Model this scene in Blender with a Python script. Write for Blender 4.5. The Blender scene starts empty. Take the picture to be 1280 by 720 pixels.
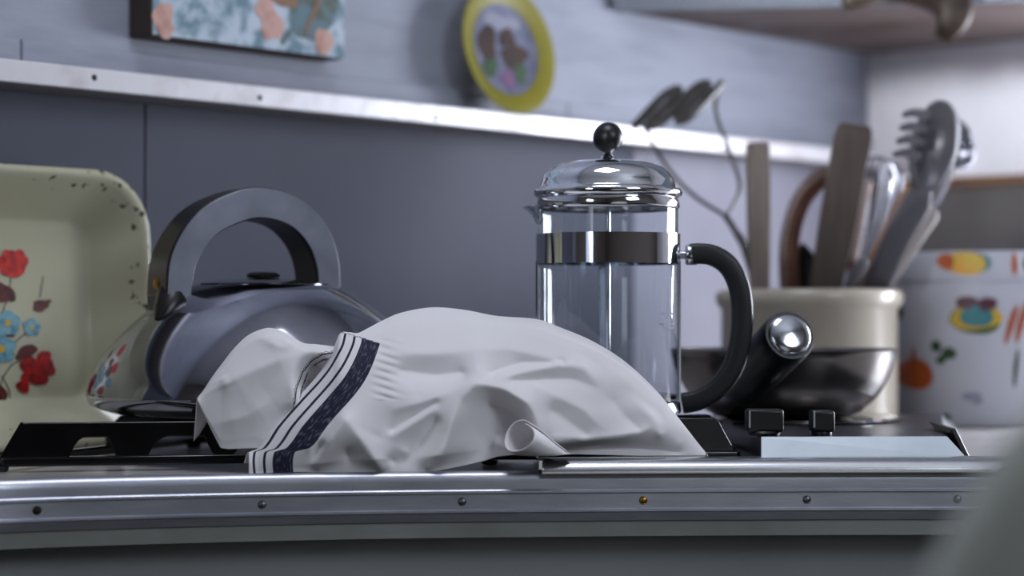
import bpy, bmesh, math, random
from mathutils import Vector, Matrix
random.seed(7)
scene = bpy.context.scene
COL = scene.collection
PI = math.pi
# ------------------------------------------------------------------ camera, light, exposure
F = 2550.0            # focal length in pixels of the 1280 px frame
H = 0.107             # camera height above the worktop (worktop is z = 0)
HY = 395.0            # image row of the horizon
cam_d = bpy.data.cameras.new('camera')
cam = bpy.data.objects.new('camera', cam_d); COL.objects.link(cam)
cam.location = (0, 0, H); cam.rotation_euler = (PI/2, 0, 0)
cam_d.sensor_width = 36.0; cam_d.lens = 36.0*F/1280.0
cam_d.shift_y = (HY-360.0)/1280.0
cam_d.clip_start = 0.02; cam_d.clip_end = 50
cam_d.dof.use_dof = True; cam_d.dof.focus_distance = 1.43; cam_d.dof.aperture_fstop = 3.5
scene.camera = cam

# room axes: u runs along the back wall to the right, n points from the back wall into the room
U = Vector((0.675, 0.7376, 0)).normalized(); N = Vector((0.7376, -0.675, 0)).normalized()
W0 = Vector((-0.433, 1.5905, 0))          # a point of the back wall
TC = 1.3007                                # corner position along the wall
ROOM_W = 2.0; FLOOR = -0.9; CEIL = 1.45; TL = -1.9
def wp(t, o=0.0, z=0.0):                   # wall coordinates -> world
    return W0 + U*t + N*o + Vector((0, 0, z))
ANG = math.atan2(U.y, U.x)

world = bpy.data.worlds.new('world'); scene.world = world; world.use_nodes = True
bg = world.node_tree.nodes['Background']; bg.inputs[0].default_value = (0.62, 0.74, 1.0, 1); bg.inputs[1].default_value = 1.0

def area(name, loc, direction, sx, sy, power, color):
    d = bpy.data.lights.new(name, 'AREA'); d.shape = 'RECTANGLE'; d.size = sx; d.size_y = sy
    d.energy = power; d.color = color
    o = bpy.data.objects.new(name, d); COL.objects.link(o); o.location = loc
    o.rotation_euler = Vector(direction).to_track_quat('-Z', 'Z').to_euler()
    return o
WIN1 = (-0.30, 0.34, 0.50, 1.28)            # t0, t1, z0, z1 of the window opposite the counter
WIN2 = (0.62, 1.08, 0.15, 0.95)            # o0, o1, z0, z1 of the window in the far left wall
WIN3 = (0.42, 0.95, 0.06, 0.415)            # o0, o1, z0, z1 of the window in the right-hand wall, outside the frame
def win_light(name, w, power, color):
    c = wp((w[0]+w[1])/2, ROOM_W+0.07, (w[2]+w[3])/2)
    return area(name, c, -N, (w[1]-w[0])*0.96, (w[3]-w[2])*0.96, power, color)
P1, P2, P3, P4, P5 = 13.0, 4.0, 15.0, 1.0, 7.0
win_light('daylight_window', WIN1, P1, (0.84, 0.90, 1.0))
area('daylight_window_far', wp(TL-0.07, (WIN2[0]+WIN2[1])/2, (WIN2[2]+WIN2[3])/2), U, (WIN2[1]-WIN2[0])*0.96, (WIN2[3]-WIN2[2])*0.96, P2, (0.90, 0.93, 1.0))
area('daylight_window_side', wp(TC-0.013, (WIN3[0]+WIN3[1])/2, (WIN3[2]+WIN3[3])/2), -U, (WIN3[1]-WIN3[0])*0.96, (WIN3[3]-WIN3[2])*0.96, P3, (0.84, 0.89, 1.0))

TOP_LIGHT = (0.02, 1.22, 0.24)                   # x, y, half size of an added, unseen top light above the counter
area('added_top_light', (TOP_LIGHT[0], TOP_LIGHT[1], CEIL-0.012), (0, 0, -1), TOP_LIGHT[2]*1.9, TOP_LIGHT[2]*1.9, P5, (0.86, 0.90, 1.0)).rotation_euler = (0, 0, ANG)
# added narrow-spread lamp at the far left window, brightens the corner of the room
_src = wp(TL-0.06, 0.90, 0.70); _dst = wp(TC, 0.24, 0.44)
sb = area('added_corner_beam', _src, _dst-_src, 0.35, 0.35, P4, (0.90, 0.92, 1.0)); sb.data.spread = math.radians(13)

vs = scene.view_settings
vs.view_transform = 'Standard'; vs.look = 'None'; vs.gamma = 1.0; vs.exposure = 0.0; vs.use_curve_mapping = False
cy = scene.cycles
cy.use_denoising = True; cy.sample_clamp_indirect = 4.0; cy.caustics_reflective = False; cy.caustics_refractive = False
cy.max_bounces = 8; cy.diffuse_bounces = 4; cy.glossy_bounces = 5; cy.transparent_max_bounces = 12

# ------------------------------------------------------------------ helpers
def lin(r, g, b):
    f = lambda c: (c/255/12.92) if c/255 <= 0.04045 else ((c/255+0.055)/1.055)**2.4
    return (f(r), f(g), f(b), 1.0)
def P(px, py, d):
    return Vector(((px-640)/F*d, d, H+(HY-py)/F*d))
MATS = {}
def mat(name, rgb, rough=0.5, metal=0.0, var=None, bump=None, spec=0.5, coat=0.0, sheen=0.0, stretch=None):
    """var = (scale, rgb2, lo, hi[, detail]); bump = (scale, strength)"""
    m = bpy.data.materials.new(name); m.use_nodes = True; nt = m.node_tree; b = nt.nodes['Principled BSDF']
    b.inputs['Base Color'].default_value = lin(*rgb); b.inputs['Roughness'].default_value = rough
    b.inputs['Metallic'].default_value = metal; b.inputs['Specular IOR Level'].default_value = spec
    b.inputs['Coat Weight'].default_value = coat; b.inputs['Coat Roughness'].default_value = 0.08
    b.inputs['Sheen Weight'].default_value = sheen
    tc = nt.nodes.new('ShaderNodeTexCoord'); mp = nt.nodes.new('ShaderNodeMapping')
    nt.links.new(tc.outputs['Object'], mp.inputs['Vector'])
    if stretch: mp.inputs['Scale'].default_value = stretch
    if var:
        n = nt.nodes.new('ShaderNodeTexNoise'); n.inputs['Scale'].default_value = var[0]
        n.inputs['Detail'].default_value = var[4] if len(var) > 4 else 6.0
        r = nt.nodes.new('ShaderNodeValToRGB'); r.color_ramp.elements[0].position = var[2]; r.color_ramp.elements[1].position = var[3]
        r.color_ramp.elements[0].color = lin(*rgb); r.color_ramp.elements[1].color = lin(*var[1])
        nt.links.new(mp.outputs[0], n.inputs['Vector']); nt.links.new(n.outputs['Fac'], r.inputs[0])
        nt.links.new(r.outputs[0], b.inputs['Base Color'])
    if bump:
        n2 = nt.nodes.new('ShaderNodeTexNoise'); n2.inputs['Scale'].default_value = bump[0]; n2.inputs['Detail'].default_value = 4.0
        bp = nt.nodes.new('ShaderNodeBump'); bp.inputs['Strength'].default_value = bump[1]; bp.inputs['Distance'].default_value = 0.002
        nt.links.new(mp.outputs[0], n2.inputs['Vector']); nt.links.new(n2.outputs['Fac'], bp.inputs['Height'])
        nt.links.new(bp.outputs[0], b.inputs['Normal'])
    MATS[name] = m
    return m

def glass_mat(name, tint=(0.93, 0.96, 0.97), rough=0.02, edge=0.55):
    m = bpy.data.materials.new(name); m.use_nodes = True; nt = m.node_tree
    for n in list(nt.nodes): nt.nodes.remove(n)
    out = nt.nodes.new('ShaderNodeOutputMaterial'); tr = nt.nodes.new('ShaderNodeBsdfTransparent')
    gl = nt.nodes.new('ShaderNodeBsdfGlossy'); gl.inputs['Roughness'].default_value = rough
    lw = nt.nodes.new('ShaderNodeLayerWeight'); lw.inputs['Blend'].default_value = 0.28
    ramp = nt.nodes.new('ShaderNodeValToRGB')
    ramp.color_ramp.elements[0].position = 0.35; ramp.color_ramp.elements[0].color = (*tint, 1)
    ramp.color_ramp.elements[1].position = 1.0; ramp.color_ramp.elements[1].color = (edge*tint[0], edge*tint[1], edge*tint[2], 1)
    nt.links.new(lw.outputs['Facing'], ramp.inputs[0]); nt.links.new(ramp.outputs[0], tr.inputs['Color'])
    l2 = nt.nodes.new('ShaderNodeLayerWeight'); l2.inputs['Blend'].default_value = 0.5
    pw = nt.nodes.new('ShaderNodeMath'); pw.operation = 'POWER'; pw.inputs[1].default_value = 4.0
    ad = nt.nodes.new('ShaderNodeMath'); ad.operation = 'MULTIPLY_ADD'; ad.inputs[1].default_value = 0.7; ad.inputs[2].default_value = 0.05
    nt.links.new(l2.outputs['Facing'], pw.inputs[0]); nt.links.new(pw.outputs[0], ad.inputs[0])
    mx = nt.nodes.new('ShaderNodeMixShader')
    nt.links.new(ad.outputs[0], mx.inputs[0]); nt.links.new(tr.outputs[0], mx.inputs[1]); nt.links.new(gl.outputs[0], mx.inputs[2])
    nt.links.new(mx.outputs[0], out.inputs['Surface'])
    MATS[name] = m
    return m

class MB:
    """collects shapes and links them as one mesh object"""
    def __init__(s): s.v = []; s.f = []; s.m = []; s.cur = 0
    def add(s, verts, faces):
        o = len(s.v); s.v += [tuple(v) for v in verts]
        s.f += [tuple(i+o for i in f) for f in faces]; s.m += [s.cur]*len(faces)
        return s
    def box(s, c, size, ax=None):
        """box centred at c; ax = three axes"""
        ax = ax or (Vector((1, 0, 0)), Vector((0, 1, 0)), Vector((0, 0, 1)))
        vs_ = []
        for i in (-1, 1):
            for j in (-1, 1):
                for k in (-1, 1):
                    vs_.append(Vector(c)+ax[0]*(i*size[0]/2)+ax[1]*(j*size[1]/2)+ax[2]*(k*size[2]/2))
        return s.add(vs_, [(0, 1, 3, 2), (4, 6, 7, 5), (0, 4, 5, 1), (2, 3, 7, 6), (0, 2, 6, 4), (1, 5, 7, 3)])
    def lathe(s, prof, n=48, mtx=None):
        vs_ = []; fs = []
        for (r, z) in prof:
            for k in range(n):
                a = 2*PI*k/n; p = Vector((r*math.cos(a), r*math.sin(a), z))
                vs_.append(mtx @ p if mtx else p)
        for i in range(len(prof)-1):
            for k in range(n):
                k2 = (k+1) % n
                fs.append((i*n+k, i*n+k2, (i+1)*n+k2, (i+1)*n+k))
        return s.add(vs_, fs)
    def tube(s, pts, rad, n=10, cap=True, flat=None, side=None, closed=False):
        """round tube, or with flat=(a,b) an oval of half-widths a along `side`, b across; rad scales it"""
        pts = [Vector(p) for p in pts]; m = len(pts); vs_ = []; fs = []
        rads = rad if isinstance(rad, (list, tuple)) else [rad]*m
        prev = None
        for i, p in enumerate(pts):
            if closed: t = (pts[(i+1) % m]-pts[i-1]).normalized()
            else: t = (pts[min(i+1, m-1)]-pts[max(i-1, 0)]).normalized()
            if side is not None: x = Vector(side)
            elif prev is not None: x = prev
            else: x = Vector((0, 0, 1)) if abs(t.z) < 0.8 else Vector((1, 0, 0))
            x = (x - t*x.dot(t)).normalized(); y = t.cross(x).normalized(); prev = x
            a, b = flat if flat else (1, 1)
            for k in range(n):
                g = 2*PI*k/n; cx, sx = math.cos(g), math.sin(g)
                if flat:
                    e = 0.5
                    cx = math.copysign(abs(cx)**e, cx); sx = math.copysign(abs(sx)**e, sx)
                vs_.append(p + x*(cx*a*rads[i]) + y*(sx*b*rads[i]))
        mm = m if closed else m-1
        for i in range(mm):
            i2 = (i+1) % m
            for k in range(n):
                k2 = (k+1) % n; fs.append((i*n+k, i*n+k2, i2*n+k2, i2*n+k))
        if cap and not closed:
            fs.append(tuple(reversed(range(n)))); fs.append(tuple((m-1)*n+k for k in range(n)))
        return s.add(vs_, fs)
    def prism(s, poly, off):
        """closed polygon of 3-D points extruded by vector off"""
        n = len(poly); off = Vector(off); a = [Vector(p) for p in poly]; b = [p+off for p in a]
        return s.add(a+b, [tuple(range(n)), tuple(reversed(range(n, 2*n)))] + [(i, (i+1) % n, n+(i+1) % n, n+i) for i in range(n)])
    def sphere(s, c, r, n=20, sc=(1, 1, 1)):
        c = Vector(c); prof = [(max(1e-5, math.sin(PI*i/n)), -math.cos(PI*i/n)) for i in range(n+1)]
        M = Matrix.Translation(c) @ Matrix.Diagonal((r*sc[0], r*sc[1], r*sc[2], 1))
        return s.lathe(prof, n, M)
    def build(s, name, mats, parent=None, smooth=True, bevel=0.0, seg=2, solid=0.0, sub=0, angle=40):
        me = bpy.data.meshes.new(name); me.from_pydata(s.v, [], s.f)
        if not isinstance(mats, (list, tuple)): mats = [mats]
        for m in mats: me.materials.append(MATS[m] if isinstance(m, str) else m)
        for i, p in enumerate(me.polygons): p.material_index = s.m[i]
        bm = bmesh.new(); bm.from_mesh(me); bmesh.ops.recalc_face_normals(bm, faces=bm.faces[:])
        bm.to_mesh(me); bm.free()
        if smooth:
            for p in me.polygons: p.use_smooth = True
            try: me.set_sharp_from_angle(angle=math.radians(angle))
            except Exception: pass
        o = bpy.data.objects.new(name, me); COL.objects.link(o)
        if solid:
            md = o.modifiers.new('solid', 'SOLIDIFY'); md.thickness = solid; md.offset = 0
        if bevel:
            md = o.modifiers.new('bevel', 'BEVEL'); md.width = bevel; md.segments = seg; md.limit_method = 'ANGLE'; md.angle_limit = math.radians(35)
        if sub:
            md = o.modifiers.new('sub', 'SUBSURF'); md.levels = sub; md.render_levels = sub
        if parent is not None:
            o.parent = parent
            o.matrix_parent_inverse = Matrix.Translation(-Vector(parent.location)) if parent.type == 'EMPTY' and not parent.parent else Matrix.Identity(4)
            # children of a mesh part share its origin, which is the world origin
        return o
def tag(o, label=None, cat=None, group=None, kind=None):
    if label: o['label'] = label
    if cat: o['category'] = cat
    if group: o['group'] = group
    if kind: o['kind'] = kind
    return o
def thing(name, label, cat, loc, group=None):
    o = bpy.data.objects.new(name, None); COL.objects.link(o); o.location = loc; o.empty_display_size = 0.03
    return tag(o, label, cat, group)
def spline(pts, n=8):
    """Catmull-Rom through points"""
    pts = [Vector(p) for p in pts]; out = []
    for i in range(len(pts)-1):
        p0 = pts[max(i-1, 0)]; p1 = pts[i]; p2 = pts[i+1]; p3 = pts[min(i+2, len(pts)-1)]
        for k in range(n):
            t = k/n
            out.append(0.5*((2*p1)+(p2-p0)*t+(2*p0-5*p1+4*p2-p3)*t*t+(3*p1-p0-3*p2+p3)*t**3))
    out.append(pts[-1])
    return out
def interp(tab, x):
    if x <= tab[0][0]: return tab[0][1]
    for (a, b), (c, d) in zip(tab, tab[1:]):
        if x <= c: return b+(d-b)*(x-a)/(c-a)
    return tab[-1][1]
def sinterp(tab, x):                       # smooth interpolation
    n = len(tab)
    if x <= tab[0][0]: return tab[0][1]
    if x >= tab[-1][0]: return tab[-1][1]
    for i in range(n-1):
        x1, y1 = tab[i]; x2, y2 = tab[i+1]
        if x <= x2:
            m1 = (y2-tab[i-1][1])/(x2-tab[i-1][0]) if i > 0 else (y2-y1)/(x2-x1)
            m2 = (tab[i+2][1]-y1)/(tab[i+2][0]-x1) if i+2 < n else (y2-y1)/(x2-x1)
            h = x2-x1; t = (x-x1)/h
            return (2*t**3-3*t*t+1)*y1+(t**3-2*t*t+t)*h*m1+(-2*t**3+3*t*t)*y2+(t**3-t*t)*h*m2
def ray_plane(px, py, p0, nrm):
    d = Vector(((px-640)/F, 1, (HY-py)/F)); c = Vector((0, 0, H))
    k = (Vector(p0)-c).dot(nrm)/d.dot(nrm)
    return c+d*k
def ray_cyl(px, py, cx, cyy, r):
    dx, dy = (px-640)/F, 1.0
    a = dx*dx+dy*dy; b = -2*(dx*cx+dy*cyy); c = cx*cx+cyy*cyy-r*r
    disc = b*b-4*a*c
    k = (-b-math.sqrt(max(disc, 0)))/(2*a)
    return Vector((dx*k, dy*k, H+(HY-py)/F*k))

# ------------------------------------------------------------------ materials
mat('wall_paint', (149, 153, 167), 0.6, var=(9, (130, 135, 150), 0.45, 0.75), bump=(60, 0.25), stretch=(1, 1, 5))
mat('wall_white', (240, 238, 242), 0.6, var=(5, (214, 212, 216), 0.4, 0.7), bump=(90, 0.1))
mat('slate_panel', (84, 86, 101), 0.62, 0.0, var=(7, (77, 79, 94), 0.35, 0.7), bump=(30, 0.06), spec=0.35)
mat('dark_panel', (92, 88, 86), 0.5, var=(12, (78, 74, 72), 0.4, 0.7))
mat('brown_wood', (112, 80, 56), 0.5, var=(14, (86, 60, 42), 0.4, 0.65), stretch=(1, 1, 6))
mat('shelf_edge', (225, 222, 226), 0.32, 0.25, var=(22, (196, 186, 186), 0.5, 0.72), bump=(45, 0.25))
mat('shelf_wood', (150, 146, 146), 0.6)
mat('plaster', (92, 84, 78), 0.7)
mat('ceiling_white', (206, 206, 208), 0.7)
mat('floor_lino', (70, 60, 52), 0.5, var=(6, (80, 72, 64), 0.4, 0.6))
mat('cabinet_paint', (116, 124, 134), 0.5, bump=(50, 0.1))
mat('stained_ply', (98, 84, 80), 0.6, var=(6, (66, 46, 34), 0.5, 0.62), stretch=(1, 1, 1))
mat('hook_wood', (62, 44, 20), 0.5, var=(18, (34, 22, 13), 0.42, 0.6))
mat('counter_top', (186, 182, 182), 0.22, var=(10, (170, 164, 160), 0.4, 0.7), spec=0.6)
mat('aluminium', (200, 201, 212), 0.40, 1.0, var=(20, (182, 184, 196), 0.4, 0.7), bump=(120, 0.05), stretch=(1, 1, 6))
mat('board_edge', (150, 150, 146), 0.6, var=(16, (132, 132, 126), 0.4, 0.7))
mat('base_front', (158, 160, 160), 0.5, var=(4, (146, 148, 148), 0.4, 0.7))
mat('chrome', (235, 236, 240), 0.06, 1.0)
mat('chrome_soft', (214, 216, 224), 0.16, 1.0)
mat('kettle_steel', (170, 171, 180), 0.10, 1.0, var=(26, (146, 147, 158), 0.4, 0.7), bump=(18, 0.03))
mat('steel', (128, 123, 120), 0.26, 1.0, var=(14, (104, 98, 94), 0.4, 0.7))
mat('fascia_steel', (226, 236, 244), 0.34, 0.25, var=(24, (210, 222, 232), 0.4, 0.7))
mat('hob_top', (58, 60, 66), 0.3, 0.5, var=(24, (46, 48, 54), 0.4, 0.7))
mat('bakelite', (18, 15, 15), 0.34, var=(20, (32, 21, 17), 0.45, 0.75))
mat('handle_plate', (128, 130, 142), 0.42, 0.7, var=(22, (104, 106, 118), 0.4, 0.7))
mat('black_enamel', (12, 12, 13), 0.16, var=(30, (20, 20, 22), 0.4, 0.7))
mat('black_plastic', (9, 9, 10), 0.38)
mat('black_rubber', (20, 20, 23), 0.45)
mat('brass', (176, 132, 62), 0.3, 1.0)
mat('screw_steel', (120, 120, 124), 0.4, 1.0)
mat('screw_dark', (40, 36, 34), 0.6, 0.4)
mat('crock_cream', (190, 181, 166), 0.28, coat=0.4, var=(10, (176, 166, 150), 0.4, 0.7))
mat('canister_white', (186, 188, 198), 0.3, coat=0.3)
mat('print_orange', (172, 84, 34), 0.4, var=(120, (150, 60, 22), 0.4, 0.7))
mat('print_yellow', (196, 164, 34), 0.4, var=(90, (222, 150, 30), 0.5, 0.7))
mat('print_teal', (52, 118, 124), 0.4)
mat('print_green', (44, 78, 36), 0.5, var=(120, (26, 52, 24), 0.4, 0.7))
mat('print_plum', (76, 34, 48), 0.4)
mat('print_grey', (140, 140, 156), 0.5)
mat('flower_red', (206, 48, 30), 0.35, var=(160, (150, 22, 22), 0.4, 0.65))
mat('flower_crimson', (170, 20, 20), 0.35, var=(160, (110, 12, 14), 0.4, 0.65))
mat('flower_dark', (96, 40, 34), 0.35, var=(160, (60, 26, 24), 0.4, 0.65))
mat('flower_blue', (120, 166, 178), 0.35, var=(140, (74, 120, 140), 0.4, 0.65))
mat('flower_stem', (92, 96, 84), 0.4)
mat('flower_gold', (200, 160, 50), 0.4)
mat('plate_yellow', (128, 120, 28), 0.5)
mat('plate_centre', (116, 118, 140), 0.7, var=(40, (84, 86, 112), 0.4, 0.7))
mat('plate_brown', (64, 42, 34), 0.7, var=(60, (46, 32, 28), 0.4, 0.7))
mat('plate_purple', (112, 76, 112), 0.4)
mat('canvas_side', (70, 58, 52), 0.7)
mat('paint_peach', (190, 150, 140), 0.6, var=(60, (160, 108, 90), 0.45, 0.7))
mat('paint_leaf', (84, 112, 122), 0.6, var=(50, (74, 80, 66), 0.45, 0.6))
mat('paint_brown', (128, 92, 66), 0.6)
mat('wood_grey', (118, 106, 98), 0.6, var=(18, (98, 86, 78), 0.4, 0.7), stretch=(5, 5, 1))
mat('wood_dark', (76, 65, 58), 0.55, var=(18, (60, 50, 44), 0.4, 0.7), stretch=(5, 5, 1))
mat('wood_red', (84, 50, 34), 0.35, var=(22, (58, 34, 24), 0.4, 0.7))
mat('wood_orange', (156, 108, 66), 0.5, var=(22, (128, 84, 50), 0.4, 0.7))
mat('grey_nylon', (78, 76, 82), 0.34)
mat('pale_handle', (176, 168, 164), 0.5)
mat('wire_dark', (58, 53, 50), 0.4, 0.0)
mat('wire_steel', (160, 160, 168), 0.25, 1.0)
mat('china_floral', (196, 176, 168), 0.3, var=(70, (120, 70, 56), 0.55, 0.62))
mat('vinyl_grey', (190, 194, 184), 0.6, bump=(80, 0.1))
mat('window_paint', (214, 214, 212), 0.5)
glass_mat('press_glass', (0.90, 0.93, 0.95), 0.03, 0.45)
glass_mat('pane_glass', (0.97, 0.98, 0.98), 0.01, 0.9)

# cream enamel with chips on the raised rim
m = mat('tray_enamel', (184, 181, 156), 0.22, coat=0.5); nt = m.node_tree; b = nt.nodes['Principled BSDF']
tc = nt.nodes.new('ShaderNodeTexCoord'); nz = nt.nodes.new('ShaderNodeTexNoise'); nz.inputs['Scale'].default_value = 120; nz.inputs['Detail'].default_value = 3
at = nt.nodes.new('ShaderNodeAttribute'); at.attribute_name = 'rim'
mu = nt.nodes.new('ShaderNodeMath'); mu.operation = 'MULTIPLY'
rp = nt.nodes.new('ShaderNodeValToRGB'); rp.color_ramp.elements[0].position = 0.63; rp.color_ramp.elements[1].position = 0.65
rp.color_ramp.elements[0].color = lin(184, 181, 156); rp.color_ramp.elements[1].color = lin(62, 48, 40)
nt.links.new(tc.outputs['Object'], nz.inputs['Vector']); nt.links.new(nz.outputs['Fac'], mu.inputs[0]); nt.links.new(at.outputs['Fac'], mu.inputs[1])
nt.links.new(mu.outputs[0], rp.inputs[0]); nt.links.new(rp.outputs[0], b.inputs['Base Color'])

# painted canvas: loose pale blue brushwork
m = mat('painting', (176, 188, 202), 0.6, var=(60, (92, 122, 136), 0.42, 0.62, 8), bump=(70, 0.3))
# white cotton with woven navy stripes driven by a UV map laid along the hem
m = mat('towel_cotton', (238, 234, 236), 0.85, sheen=0.1, bump=(1400, 0.06)); nt = m.node_tree; b = nt.nodes['Principled BSDF']
uv = nt.nodes.new('ShaderNodeUVMap'); uv.uv_map = 'hem'; sp = nt.nodes.new('ShaderNodeSeparateXYZ')
nt.links.new(uv.outputs[0], sp.inputs[0])
rp = nt.nodes.new('ShaderNodeValToRGB'); rp.color_ramp.interpolation = 'CONSTANT'
wh = lin(238, 234, 236); nv = lin(24, 22, 52)
stops = [(0.0, wh), (0.09, nv), (0.145, wh), (0.325, nv), (0.385, wh), (0.54, nv), (1.0, wh)]
while len(rp.color_ramp.elements) < len(stops): rp.color_ramp.elements.new(0.5)
for e, (p_, c_) in zip(rp.color_ramp.elements, stops): e.position = p_; e.color = c_
mh = nt.nodes.new('ShaderNodeMath'); mh.operation = 'MULTIPLY'; mh.inputs[1].default_value = 1.0
nt.links.new(sp.outputs[0], rp.inputs[0])
# worn thread pattern inside the broad stripe
nz = nt.nodes.new('ShaderNodeTexNoise'); nz.inputs['Scale'].default_value = 1.0; nz.inputs['Detail'].default_value = 2
mp = nt.nodes.new('ShaderNodeMapping'); mp.inputs['Scale'].default_value = (26, 11, 1); nt.links.new(uv.outputs[0], mp.inputs[0]); nt.links.new(mp.outputs[0], nz.inputs['Vector'])
r2 = nt.nodes.new('ShaderNodeValToRGB'); r2.color_ramp.elements[0].position = 0.54; r2.color_ramp.elements[1].position = 0.64
r2.color_ramp.elements[0].color = (0, 0, 0, 1); r2.color_ramp.elements[1].color = (0.35, 0.35, 0.35, 1); nt.links.new(nz.outputs['Fac'], r2.inputs[0])
gt = nt.nodes.new('ShaderNodeMath'); gt.operation = 'GREATER_THAN'; gt.inputs[1].default_value = 0.57; nt.links.new(sp.outputs[0], gt.inputs[0])
lt = nt.nodes.new('ShaderNodeMath'); lt.operation = 'LESS_THAN'; lt.inputs[1].default_value = 0.99; nt.links.new(sp.outputs[0], lt.inputs[0])
gl2 = nt.nodes.new('ShaderNodeMath'); gl2.operation = 'MULTIPLY'; nt.links.new(gt.outputs[0], gl2.inputs[0]); nt.links.new(lt.outputs[0], gl2.inputs[1]); gt = gl2
ml = nt.nodes.new('ShaderNodeMath'); ml.operation = 'MULTIPLY'; nt.links.new(r2.outputs[0], ml.inputs[0]); nt.links.new(gt.outputs[0], ml.inputs[1])
mx = nt.nodes.new('ShaderNodeMixRGB'); mx.inputs[2].default_value = lin(150, 150, 168)
nt.links.new(ml.outputs[0], mx.inputs[0]); nt.links.new(rp.outputs[0], mx.inputs[1]); nt.links.new(mx.outputs[0], b.inputs['Base Color'])

AX = (U, N, Vector((0, 0, 1)))
def wbox(mb, t0, t1, o0, o1, z0, z1):
    return mb.box(wp((t0+t1)/2, (o0+o1)/2, (z0+z1)/2), (abs(t1-t0), abs(o1-o0), abs(z1-z0)), AX)

# ------------------------------------------------------------------ the setting
wb = wbox(MB(), TL-0.1, TC+0.1, -0.1, 0, FLOOR, CEIL).build('wall_back', 'wall_paint', smooth=False)
tag(wb, 'pale blue-white painted wall above the shelf', kind='structure')
t_seam = 0.178
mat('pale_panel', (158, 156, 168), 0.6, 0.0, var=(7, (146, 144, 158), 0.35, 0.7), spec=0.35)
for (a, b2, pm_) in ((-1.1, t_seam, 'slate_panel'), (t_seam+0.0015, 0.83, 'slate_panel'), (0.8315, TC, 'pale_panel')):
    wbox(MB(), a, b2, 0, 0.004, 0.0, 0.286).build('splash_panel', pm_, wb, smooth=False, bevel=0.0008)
# painted board lying along the wall just above the shelf
tb = [-1.1, 0.055, 0.72, TC]
for a, b2 in zip(tb, tb[1:]):
    wbox(MB(), a, b2-0.001, 0, 0.007, 0.303, 0.328).build('wall_board', 'wall_paint', wb, smooth=False, bevel=0.0015)
wm = MB(); wbox(wm, TC, TC+0.1, -0.1, WIN3[0], FLOOR, CEIL); wbox(wm, TC, TC+0.1, WIN3[1], ROOM_W+0.1, FLOOR, CEIL)
wbox(wm, TC, TC+0.1, WIN3[0], WIN3[1], FLOOR, WIN3[2]); wbox(wm, TC, TC+0.1, WIN3[0], WIN3[1], WIN3[3], CEIL)
wr = wm.build('wall_right', 'wall_white', smooth=False)
tag(wr, 'bright white end wall at right', kind='structure')
wbox(MB(), TC-0.004, TC, 0.005, WIN3[0]-0.03, 0.0, 0.262).build('splash_panel', 'dark_panel', wr, smooth=False, bevel=0.0008)
t1 = wbox(MB(), TC-0.012, TC, 0.005, WIN3[0]-0.03, 0.262, 0.274).build('trim_1', 'brown_wood', None, smooth=False, bevel=0.002)
tag(t1, 'thin brown wooden moulding along the end wall', kind='structure')
wm = MB(); wbox(wm, TL-0.1, TL, -0.1, WIN2[0], FLOOR, CEIL); wbox(wm, TL-0.1, TL, WIN2[1], ROOM_W+0.1, FLOOR, CEIL)
wbox(wm, TL-0.1, TL, WIN2[0], WIN2[1], FLOOR, WIN2[2]); wbox(wm, TL-0.1, TL, WIN2[0], WIN2[1], WIN2[3], CEIL)
tag(wm.build('wall_left', 'plaster', smooth=False), 'plain far left wall', kind='structure')
fw = MB(); z0, z1 = FLOOR, CEIL; xs = [TL-0.1, WIN1[0], WIN1[1], TC+0.1]
for i in range(3):
    w = WIN1 if i == 1 else None
    if w is None: wbox(fw, xs[i], xs[i+1], ROOM_W, ROOM_W+0.1, z0, z1)
    else:
        wbox(fw, xs[i], xs[i+1], ROOM_W, ROOM_W+0.1, z0, w[2]); wbox(fw, xs[i], xs[i+1], ROOM_W, ROOM_W+0.1, w[3], z1)
tag(fw.build('wall_front', 'plaster', smooth=False), 'plain wall with windows behind the camera', kind='structure')
tag(wbox(MB(), TL-0.1, TC+0.1, -0.1, ROOM_W+0.1, FLOOR-0.1, FLOOR).build('floor', 'floor_lino', smooth=False), 'brown floor', kind='structure')
tag(wbox(MB(), TL-0.1, TC+0.1, -0.1, ROOM_W+0.1, CEIL, CEIL+0.1).build('ceiling', 'ceiling_white', smooth=False), 'pale ceiling', kind='structure')
def window(name, label, w, box, c0, c1):
    f = MB(); e = 0.03; c = (w[0]+w[1])/2
    for a_, b_, z_, y_ in ((w[0], w[1], w[2], w[2]+e), (w[0], w[1], w[3]-e, w[3]), (w[0], w[0]+e, w[2], w[3]), (w[1]-e, w[1], w[2], w[3]), (c-0.012, c+0.012, w[2], w[3])):
        box(f, a_, b_, c0, c1, z_, y_)
    wo = tag(f.build(name, 'window_paint', smooth=False), label, kind='structure')
    for a_, b_ in ((w[0]+e, c-0.012), (c+0.012, w[1]-e)):
        g_ = MB(); box(g_, a_, b_, (c0+c1)/2-0.002, (c0+c1)/2+0.002, w[2]+e, w[3]-e); g_.build('pane', 'pane_glass', wo, smooth=False)
wbox_t = lambda mb, a_, b_, c0, c1, z0_, z1_: wbox(mb, c0, c1, a_, b_, z0_, z1_)
window('window_1', 'white framed window behind the camera', WIN1, wbox, ROOM_W-0.01, ROOM_W+0.05)
window('window_2', 'white framed window in the far left wall', WIN2, wbox_t, TL-0.05, TL+0.01)
window('window_3', 'white framed side window beyond the right edge', WIN3, wbox_t, TC-0.01, TC+0.05)

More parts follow.
